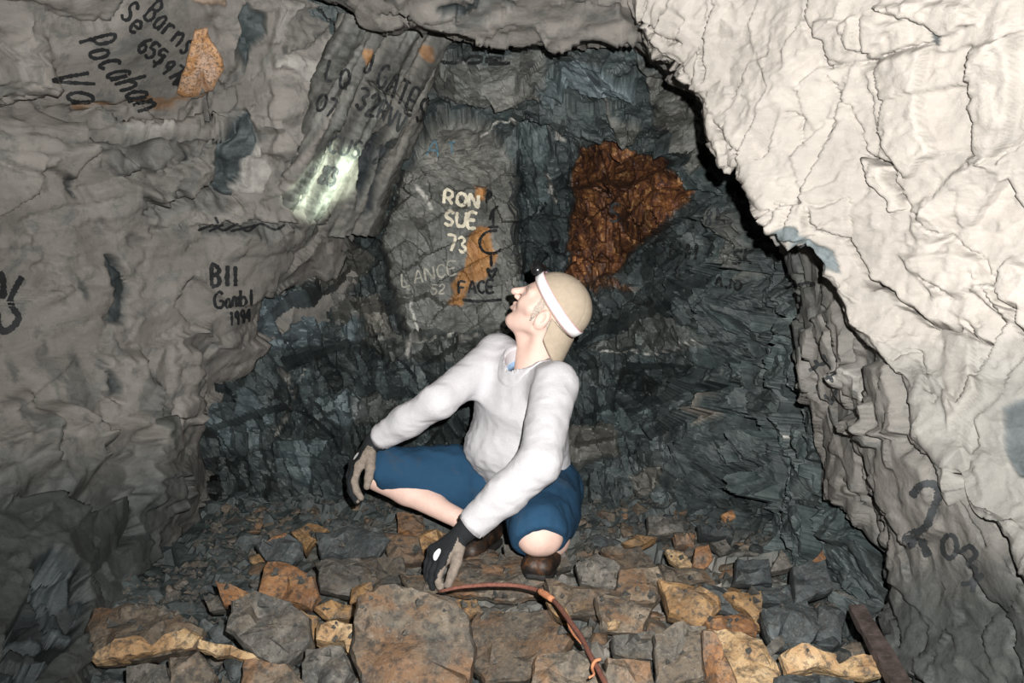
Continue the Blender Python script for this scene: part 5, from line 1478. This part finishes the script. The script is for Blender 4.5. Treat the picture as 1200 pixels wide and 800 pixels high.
G, B_, MO, SL, TN, OC, RU = (M[k] for k in ('grey', 'brown', 'mottled', 'slate', 'tan', 'ochre', 'rustrock'))
SLABS = [
 # outline, material, height of the upper face, tilt, roll, thickness, label
 ([(343, 624), (362, 614), (384, 622), (364, 637), (358, 648), (352, 633)], OC, .05, 30, 0, .05, 'small ochre diamond shaped stone left of the gloved hand on the knee'),
 ([(303, 640), (338, 627), (352, 636), (354, 648), (340, 660), (312, 656)], SL, .04, 35, 0, .06, 'dark stone with a rusty upper edge left of the ochre diamond stone'),
 ([(304, 638), (336, 626), (340, 632), (306, 643)], RU, .062, 30, 0, .03, 'thin rusty flake lying on a dark stone at left'),
 ([(315, 659), (338, 662), (366, 674), (373, 697), (362, 712), (304, 696)], RU, .06, 42, 0, .07, 'rust brown square slab in the left rubble'),
 ([(252, 680), (270, 684), (292, 696), (276, 713), (262, 708)], RU, .05, 35, 8, .05, 'small rust brown stone beside a grey chip at left'),
 ([(238, 700), (256, 698), (262, 712), (246, 716)], G, .04, 35, -8, .05, 'grey chip beside the small rust brown stone'),
 ([(112, 716), (160, 710), (196, 714), (232, 736), (224, 758), (160, 770), (112, 772), (104, 745)], B_, .07, 35, 0, .09, 'dark brown block with a bright tan front at far left'),
 ([(112, 770), (136, 750), (166, 746), (178, 756), (192, 745), (216, 736), (230, 746), (222, 756), (160, 768), (116, 775)], TN, .092, 55, 0, .05, 'bright tan broken face leaning on the dark brown block'),
 ([(226, 746), (262, 755), (306, 770), (292, 775), (252, 766), (228, 756)], TN, .06, 45, 0, .04, 'long thin tan sliver pointing right at lower left'),
 ([(200, 772), (232, 766), (250, 790), (240, 820), (200, 820)], MO, .06, 40, 0, .08, 'pinkish brown stone cut by the bottom edge at left'),
 ([(150, 782), (196, 780), (200, 812), (150, 815)], G, .05, 40, 0, .07, 'blue grey flat stone cut by the bottom edge at left'),
 ([(274, 706), (300, 694), (338, 706), (358, 722), (362, 752), (332, 778), (300, 766), (268, 738)], G, .07, 40, 0, .09, 'large grey slab left of the pale forked stone'),
 ([(370, 714), (390, 705), (413, 711), (414, 724), (386, 726)], OC, .06, 35, 0, .05, 'ring shaped ochre stone above the forked tan stone'),
 ([(374, 738), (386, 730), (416, 733), (426, 756), (452, 786), (441, 798), (420, 780), (407, 764), (404, 752), (373, 753)], TN, .085, 38, 0, .06, 'forked pale tan stone left of the big mottled boulder'),
 ([(352, 714), (372, 722), (370, 745), (362, 760), (356, 740)], OC, .06, 40, -10, .05, 'narrow ochre stone between grey slab and forked stone'),
 ([(372, 662), (420, 655), (442, 680), (412, 696), (376, 690)], G, .05, 35, 0, .07, 'grey brown flat stone right of the rust brown slab'),
 ([(372, 626), (420, 616), (455, 632), (440, 652), (378, 654)], SL, .05, 38, 0, .08, 'long dark slate block below the gloved hand on the knee'),
 ([(412, 690), (436, 684), (440, 706), (420, 716), (410, 706)], OC, .05, 40, 0, .05, 'small ochre stone at the upper left of the mottled boulder'),
 ([(360, 762), (400, 758), (412, 790), (400, 815), (352, 812)], G, .06, 42, 0, .07, 'grey angular stone below the forked tan stone'),
 ([(290, 775), (335, 778), (352, 800), (340, 820), (280, 820)], MO, .05, 42, 0, .07, 'mottled stone at the bottom edge below the grey slab'),
 ([(422, 702), (446, 688), (482, 690), (520, 700), (545, 720), (552, 760), (540, 815), (430, 815), (415, 760)], MO, .10, 46, 0, .14, 'big mottled brown boulder at the bottom centre'),
 ([(534, 660), (562, 644), (604, 654), (640, 672), (644, 694), (590, 700), (528, 692)], MO, .015, 4, 0, .08, 'broad brown slab under the gloved hand on the ground'),
 ([(486, 632), (500, 622), (523, 625), (506, 644), (494, 647)], OC, .055, 35, 0, .06, 'ochre stone left of the gloved hand on the ground'),
 ([(464, 600), (494, 604), (497, 626), (466, 624)], RU, .06, 38, 0, .07, 'rounded rusty stone under the bare shin'),
 ([(452, 626), (490, 630), (498, 656), (456, 660)], B_, .04, 35, 0, .07, 'grey brown block left of the ochre stone by the glove'),
 ([(404, 657), (470, 655), (476, 680), (432, 682)], G, .035, 28, 0, .06, 'flat grey slab left of the gloved hand on the ground'),
 ([(470, 672), (508, 674), (512, 694), (480, 696)], B_, .03, 30, 0, .06, 'brown flat stone just left of the cable end'),
 ([(642, 682), (690, 690), (736, 696), (722, 722), (652, 716)], B_, .04, 30, 0, .07, 'brown flat slab right of the shoe beside the cable'),
 ([(676, 662), (700, 650), (726, 664), (724, 690), (682, 682)], G, .055, 38, 0, .08, 'grey block right of the shoe under the knee'),
 ([(648, 640), (664, 642), (670, 664), (652, 668)], G, .05, 38, 0, .06, 'pale grey chip touching the shoe under the knee'),
 ([(594, 763), (614, 757), (636, 768), (620, 771)], TN, .07, 35, 0, .04, 'tan sliver below the cable'),
 ([(518, 706), (558, 704), (566, 720), (538, 724)], OC, .06, 35, 0, .05, 'ochre brown stone just below the cable'),
 ([(560, 722), (640, 718), (668, 752), (640, 790), (570, 800), (545, 760)], B_, .055, 38, 0, .09, 'wide brown slab inside the bend of the cable'),
 ([(630, 770), (690, 762), (712, 800), (700, 820), (620, 820)], MO, .06, 42, 0, .09, 'mottled stone beside the frayed cable end'),
 ([(640, 705), (662, 712), (672, 730), (660, 728), (645, 716)], OC, .065, 35, 0, .04, 'small ochre chip touching the bend of the cable'),
 ([(668, 706), (690, 702), (694, 714), (674, 716)], OC, .06, 35, 0, .04, 'flat ochre chip right of the cable bend'),
 ([(730, 636), (745, 627), (769, 632), (746, 643)], OC, .05, 35, 0, .05, 'orange stone right of the person near the back wall'),
 ([(780, 645), (800, 648), (811, 662), (796, 664), (784, 656)], TN, .055, 35, 0, .04, 'small pale tan chip below the orange brown stone'),
 ([(790, 628), (815, 626), (813, 639), (792, 640)], RU, .055, 35, 0, .05, 'orange brown stone above the pale tan chip'),
 ([(815, 645), (830, 640), (836, 655), (824, 668), (812, 662)], RU, .05, 40, 0, .05, 'dark rusty chunk right of the pale tan chip'),
 ([(832, 636), (850, 632), (858, 645), (846, 648)], G, .055, 40, 0, .05, 'pale grey chip right of the rusty chunk'),
 ([(706, 644), (750, 642), (766, 662), (728, 666)], B_, .035, 30, 0, .06, 'dull brown slab below the orange stone'),
 ([(728, 668), (770, 666), (780, 694), (766, 708), (720, 700)], B_, .05, 36, 0, .08, 'brown square slab right of the grey block'),
 ([(774, 681), (822, 690), (842, 700), (843, 711), (822, 736), (786, 720)], OC, .06, 40, 0, .08, 'ochre block with a pale rim in the right rubble'),
 ([(774, 664), (824, 668), (836, 684), (780, 682)], B_, .045, 30, 0, .06, 'brown slab behind the ochre block'),
 ([(824, 686), (846, 690), (872, 716), (866, 726), (836, 714)], SL, .055, 40, 10, .06, 'dark slate wedge between ochre block and tan shard'),
 ([(849, 696), (890, 695), (896, 736), (886, 736), (872, 715)], OC, .05, 38, 0, .06, 'tan and ochre shard behind the dark slate wedge'),
 ([(828, 729), (868, 720), (887, 736), (885, 746), (836, 738)], RU, .085, 30, 0, .06, 'orange brown stone touching the large pale tan rock'),
 ([(830, 740), (850, 739), (892, 751), (913, 786), (906, 815), (870, 812), (852, 782)], TN, .085, 36, 8, .10, 'large pale tan rock at the lower right'),
 ([(826, 740), (836, 740), (856, 782), (868, 812), (838, 815), (826, 780)], RU, .07, 60, -25, .06, 'dark rusty side piece left of the large pale tan rock'),
 ([(920, 768), (940, 757), (992, 771), (1029, 766), (1031, 790), (992, 792), (960, 781), (926, 788)], TN, .09, 42, 0, .07, 'long tan rock like a bone at the lower right'),
 ([(895, 716), (944, 706), (962, 736), (940, 764), (906, 752)], SL, .05, 36, 0, .08, 'blue grey slab above the long tan rock'),
 ([(906, 750), (915, 745), (918, 758), (904, 766), (894, 762)], G, .07, 40, 0, .05, 'grey chip beside the large pale tan rock'),
 ([(928, 622), (950, 606), (971, 596), (971, 636), (936, 632)], M['slate'], .09, 60, -10, .07, 'blue grey wedge leaning on the right wall'),
 ([(901, 671), (914, 645), (929, 664)], G, .06, 55, 0, .05, 'small grey triangle stone in the right rubble'),
 ([(930, 664), (966, 658), (976, 690), (932, 706)], SL, .055, 42, 0, .08, 'dark slate block below the leaning wedge'),
 ([(950, 660), (964, 645), (968, 655), (958, 668)], RU, .07, 45, 0, .04, 'small reddish stone at the foot of the right wall'),
 ([(720, 746), (764, 740), (768, 775), (722, 768)], G, .06, 40, 0, .07, 'grey square stone below the brown square slab'),
 ([(768, 744), (800, 730), (826, 736), (832, 792), (772, 806)], G, .07, 42, 0, .09, 'grey slab left of the large pale tan rock'),
 ([(700, 700), (740, 706), (762, 716), (752, 740), (706, 736)], B_, .045, 36, 0, .07, 'brown slab with a tan pebble at its edge'),
 ([(712, 731), (720, 727), (728, 731), (725, 737), (714, 737)], TN, .075, 30, 0, .03, 'tiny bright tan pebble right of the cable'),
 ([(712, 772), (760, 776), (768, 815), (710, 815)], MO, .05, 42, 0, .08, 'mottled stone at the bottom edge right of the cable'),
 ([(760, 606), (800, 610), (802, 626), (760, 625)], G, .06, 42, 0, .07, 'grey block near the back wall on the right'),
 ([(846, 604), (858, 596), (862, 606), (852, 612)], RU, .07, 45, 0, .04, 'small orange stone at the foot of the back wall'),
 ([(818, 614), (858, 612), (858, 632), (820, 628)], SL, .05, 40, 0, .06, 'dark grey block beside the small orange stone'),
 ([(880, 690), (925, 688), (928, 706), (884, 706)], SL, .045, 34, 0, .06, 'dark flat slate in the right rubble'),
 ([(866, 655), (900, 658), (904, 684), (862, 682)], SL, .05, 38, 0, .07, 'dark slate block left of the grey triangle stone'),
 ([(958, 712), (990, 716), (985, 755), (958, 748)], SL, .06, 40, 0, .07, 'dark slate stone left of the rusty bar'),
 ([(912, 795), (960, 792), (1000, 798), (1000, 830), (915, 830)], SL, .06, 42, 0, .08, 'dark stone below the long tan rock'),
 ([(590, 640), (612, 640), (614, 660), (594, 660)], G, .04, 35, 0, .06, 'grey chip left of the shoe under the knee'),
]
for i, (poly, mt, z, tl, rl, th_, lb) in enumerate(SLABS):
    slab_rock('rock', poly, mt, z, tl, rl, th_, i + 1, label=lb)

# loose stones that nothing tells apart: copies of a few hulls
import bmesh
def hull(seed, flat):
    rs = random.Random(seed); bm = bmesh.new()
    for _ in range(16):
        v = Vector((rs.gauss(0, 1), rs.gauss(0, 1), rs.gauss(0, 1))).normalized()
        v = Vector((v.x * rs.uniform(.85, 1.1), v.y * rs.uniform(.65, .95), v.z * flat))
        bm.verts.new(v)
    bmesh.ops.convex_hull(bm, input=bm.verts)
    for v in [v for v in bm.verts if not v.link_faces]: bm.verts.remove(v)
    bmesh.ops.bevel(bm, geom=list(bm.edges), offset=0.05, segments=1, affect='EDGES')
    me = bpy.data.meshes.new('stone'); bm.to_mesh(me); bm.free()
    return me
PALETTE = {'grey': G, 'brown': B_, 'dark': SL, 'rusty': RU, 'mottled': MO, 'ochre': OC}
hulls = {}
for cname, mt in PALETTE.items():
    hulls[cname] = []
    for k in range(4):
        me = hull(900 + k * 13 + len(cname), (0.45, 0.55, 0.35, 0.7)[k]); me.materials.append(mt); hulls[cname].append(me)
rs = random.Random(77); placed = []; STONES = []
tries = 0
while len(placed) < 228 and tries < 14000:
    tries += 1
    px, py = rs.uniform(110, 1010), rs.uniform(598, 815)
    if px < 110 + (800 - py) * 0.72: continue
    if px > 965 + max(0, py - 640) * 0.45: continue
    if any(((px - a) / (w + 1)) ** 2 + ((py - b) / (h + 1)) ** 2 < 1 for a, b, w, h in ROCKS): continue
    s = rs.choice([.018, .024, .03, .036, .045]) * (0.8 + 0.5 * (py - 600) / 200)
    p = floor_pt(px, py, 0.0)
    if any((p[0] - q[0]) ** 2 + (p[1] - q[1]) ** 2 < (0.68 * (s + q[2])) ** 2 for q in placed): continue
    # keep clear of the person's feet
    if any((p[0] - q[0]) ** 2 + (p[1] - q[1]) ** 2 < (0.07 + s) ** 2 for q in (LTOE, LHEEL, RTOE, RHEEL, (LTOE + LHEEL) / 2, (RTOE + RHEEL) / 2)): continue
    left = px < 290; right = px > 880
    col = rs.choice(['dark', 'dark', 'dark', 'grey'] if (left or right) else ['grey', 'brown', 'brown', 'mottled', 'dark', 'rusty', 'ochre'] if py > 640 else ['dark', 'grey', 'brown', 'mottled'])
    placed.append((p[0], p[1], s))
    z = ground_z(p[0], p[1])
    o = bpy.data.objects.new('stone', rs.choice(hulls[col])); COL.objects.link(o)
    o.scale = (s * rs.uniform(.8, 1.3), s * rs.uniform(.8, 1.2), s * rs.uniform(.8, 1.2))
    o.location = (p[0], p[1], z + s * 0.12)
    o.rotation_euler = (rs.uniform(-.35, .35) + 0.25, rs.uniform(-.35, .35), rs.uniform(0, 6.28))
    STONES.append((o, col, px, py, s))

# name each loose stone by the marked rock beside it
def handle(lb):
    for w in (' left of ', ' right of ', ' below ', ' beside ', ' at ', ' in ', ' with ', ' under ', ' behind ', ' between ', ' above ', ' cut ', ' touching ', ' near ', ' leaning ', ' lying ', ' pointing ', ' inside ', ' just ', ' like '):
        lb = lb.split(w)[0]
    return lb
HND = [handle(x[6]) for x in SLABS]
CEN = [np.mean(np.array(x[0], float), 0) for x in SLABS]
used = set()
for o, col, px, py, s in STONES:
    order = sorted(range(len(SLABS)), key=lambda i: (CEN[i][0] - px) ** 2 + (1.6 * (CEN[i][1] - py)) ** 2)
    size = 'tiny' if s < .023 else 'small' if s < .033 else 'fist sized'
    done = None
    for i in order[:8]:
        dx, dy = px - CEN[i][0], 1.6 * (py - CEN[i][1])
        d1 = ('right of' if dx > 0 else 'left of') if abs(dx) > abs(dy) else ('in front of' if dy > 0 else 'behind')
        lb = '%s %s loose stone %s the %s' % (size, col, d1, HND[i])
        if lb not in used and len(lb.split()) <= 16:
            done = lb; break
    done = done or lb
    used.add(done)
    tag(o, done, 'stone', 'loose stones on the mine floor')

# fine gravel that nobody could count
V, Fc = [], []
rg = np.random.default_rng(4)
N = 7500
bpy.context.view_layer.update()
DG2 = bpy.context.evaluated_depsgraph_get()
gx = rg.uniform(-1.25, 1.1, N); gy = rg.uniform(1.9, 3.62, N); gs = rg.uniform(.004, .012, N) * rg.choice([1, 1, 1.5], N)
for i in range(N):
    ok, loc, nr, _, ob, _ = SC.ray_cast(DG2, Vector((gx[i], gy[i], 0.42)), Vector((0, 0, -1)))
    if not ok or ob.name.split('.')[0] not in ('floor', 'rock', 'stone') or nr.z < 0.35: continue
    if ob.name[:5] != 'floor' and rg.random() < 0.72: continue
    z = loc.z; b = len(V)
    q = rg.normal(0, 1, (5, 3)); q /= np.linalg.norm(q, axis=1)[:, None]
    base = np.array([[1, 0, 0], [-.5, .87, 0], [-.5, -.87, 0], [0, 0, .8], [0, 0, -.8]]) + q * .35
    V += (base * gs[i] + [gx[i], gy[i], z + gs[i] * .2]).tolist()
    Fc += [(b, b + 1, b + 3), (b + 1, b + 2, b + 3), (b + 2, b, b + 3), (b + 1, b, b + 4), (b + 2, b + 1, b + 4), (b, b + 2, b + 4)]
M['gravel'] = mat_rock('gravel_stone', [(0.3, (0.035, 0.04, 0.04)), (0.5, (0.09, 0.085, 0.075)), (0.7, (0.22, 0.18, 0.13))], (0.03, 0.036, 0.038), scale=40)
tag(mesh_obj('gravel', V, Fc, M['gravel'], floor, False), 'fine dark gravel scattered between the stones', kind='stuff')

# ------------------------------------------------------------------ cable and bar
def tube(name, pts, rads, mat, parent=None, n=8, sub=4):
    pts = np.array(pts); c = catmull(pts[:, None, :], (len(pts) - 1) * sub + 1, 0)[:, 0]
    r = np.interp(np.linspace(0, 1, len(c)), np.linspace(0, 1, len(rads)), rads)
    V, Fc = [], []
    for i in range(len(c)):
        t = unit(c[min(i + 1, len(c) - 1)] - c[max(i - 1, 0)]); u = unit(np.cross(t, [0.1, 0.2, 1])); w = np.cross(t, u)
        for k in range(n):
            a = 2 * math.pi * k / n; V.append(c[i] + r[i] * (math.cos(a) * u + math.sin(a) * w))
    for i in range(len(c) - 1):
        for k in range(n): Fc.append((i * n + k, i * n + (k + 1) % n, (i + 1) * n + (k + 1) % n, (i + 1) * n + k))
    Fc.append(tuple(range(n))[::-1]); Fc.append(tuple(range((len(c) - 1) * n, len(c) * n)))
    return mesh_obj(name, V, Fc, mat, parent, True)

M['cable'] = mat_plain('rusty_wire', (0.17, 0.068, 0.048), 0.8, 130, 0.35, 0.8, 0.004)
M['fray'] = mat_plain('bright_rust', (0.42, 0.17, 0.085), 0.8, 130, 0.3)
M['bar'] = mat_plain('old_iron', (0.055, 0.042, 0.038), 0.6, 40, 0.5, 0.7, 0.006)
CB = [(514, 693, .060), (528, 690, .072), (545, 687, .078), (575, 685, .078), (605, 686, .076), (632, 692, .078), (646, 701, .080), (656, 712, .084), (668, 728, .084), (682, 748, .082), (692, 768, .084), (702, 786, .086), (712, 806, .086)]
cpts = [floor_pt(x, y, z + 0.012) for x, y, z in CB]
cable = empty('rusty_cable', cpts[6]); tag(cable, 'rusty bent cable lying across the stones below the person', 'cable')
tube('strand', cpts, [.0036, .005, .0053, .0053, .0055, .0056, .0053, .0052, .0052], M['cable'], cable, 8, 5)
tube('wrapping', [floor_pt(x, y, .097) for x, y in ((632, 692), (640, 697), (647, 702))], [.0075, .0085, .007], M['fray'], cable, 8, 3)
tube('frayed_wire', [floor_pt(x, y, z) for x, y, z in ((704, 772, .108), (698, 774, .106), (694, 782, .098), (696, 790, .096), (690, 794, .094))], [.003, .0035, .003, .0025, .002], M['fray'], cable, 6, 4)
tube('frayed_wire', [floor_pt(x, y, z) for x, y, z in ((664, 722, .09), (668, 736, .086), (676, 748, .084), (682, 754, .084))], [.002, .0028, .0028, .002], M['fray'], cable, 6, 4)

# iron bar leaning in the right corner
a0, a1 = P(1003, 712, 2.16), P(1062, 815, 1.88)
d0 = unit(a1 - a0); s0 = unit(np.cross(d0, [0, -1, 0.6])); u0 = np.cross(s0, d0)
V, Fc = [], []
K = 14
rb = random.Random(3)
for i in range(K):
    t = i / (K - 1); c = a0 + (a1 - a0) * t
    w, h = 0.016 + 0.005 * t, 0.009
    for sx, sy in ((-1, -1), (-1, 1), (1, 1), (1, -1)):
        V.append(c + s0 * w * sx * (1 + rb.uniform(-.12, .12)) + u0 * h * sy * (1 + rb.uniform(-.2, .2)))
for i in range(K - 1):
    for k in range(4): Fc.append((i * 4 + k, i * 4 + (k + 1) % 4, i * 4 + 4 + (k + 1) % 4, i * 4 + 4 + k))
Fc += [(3, 2, 1, 0), tuple(range((K - 1) * 4, K * 4))]
bar = mesh_obj('iron_bar', V, Fc, M['bar'], None, False); rebase(bar)
tag(bar, 'dark flat iron bar leaning in the lower right corner', 'bar')
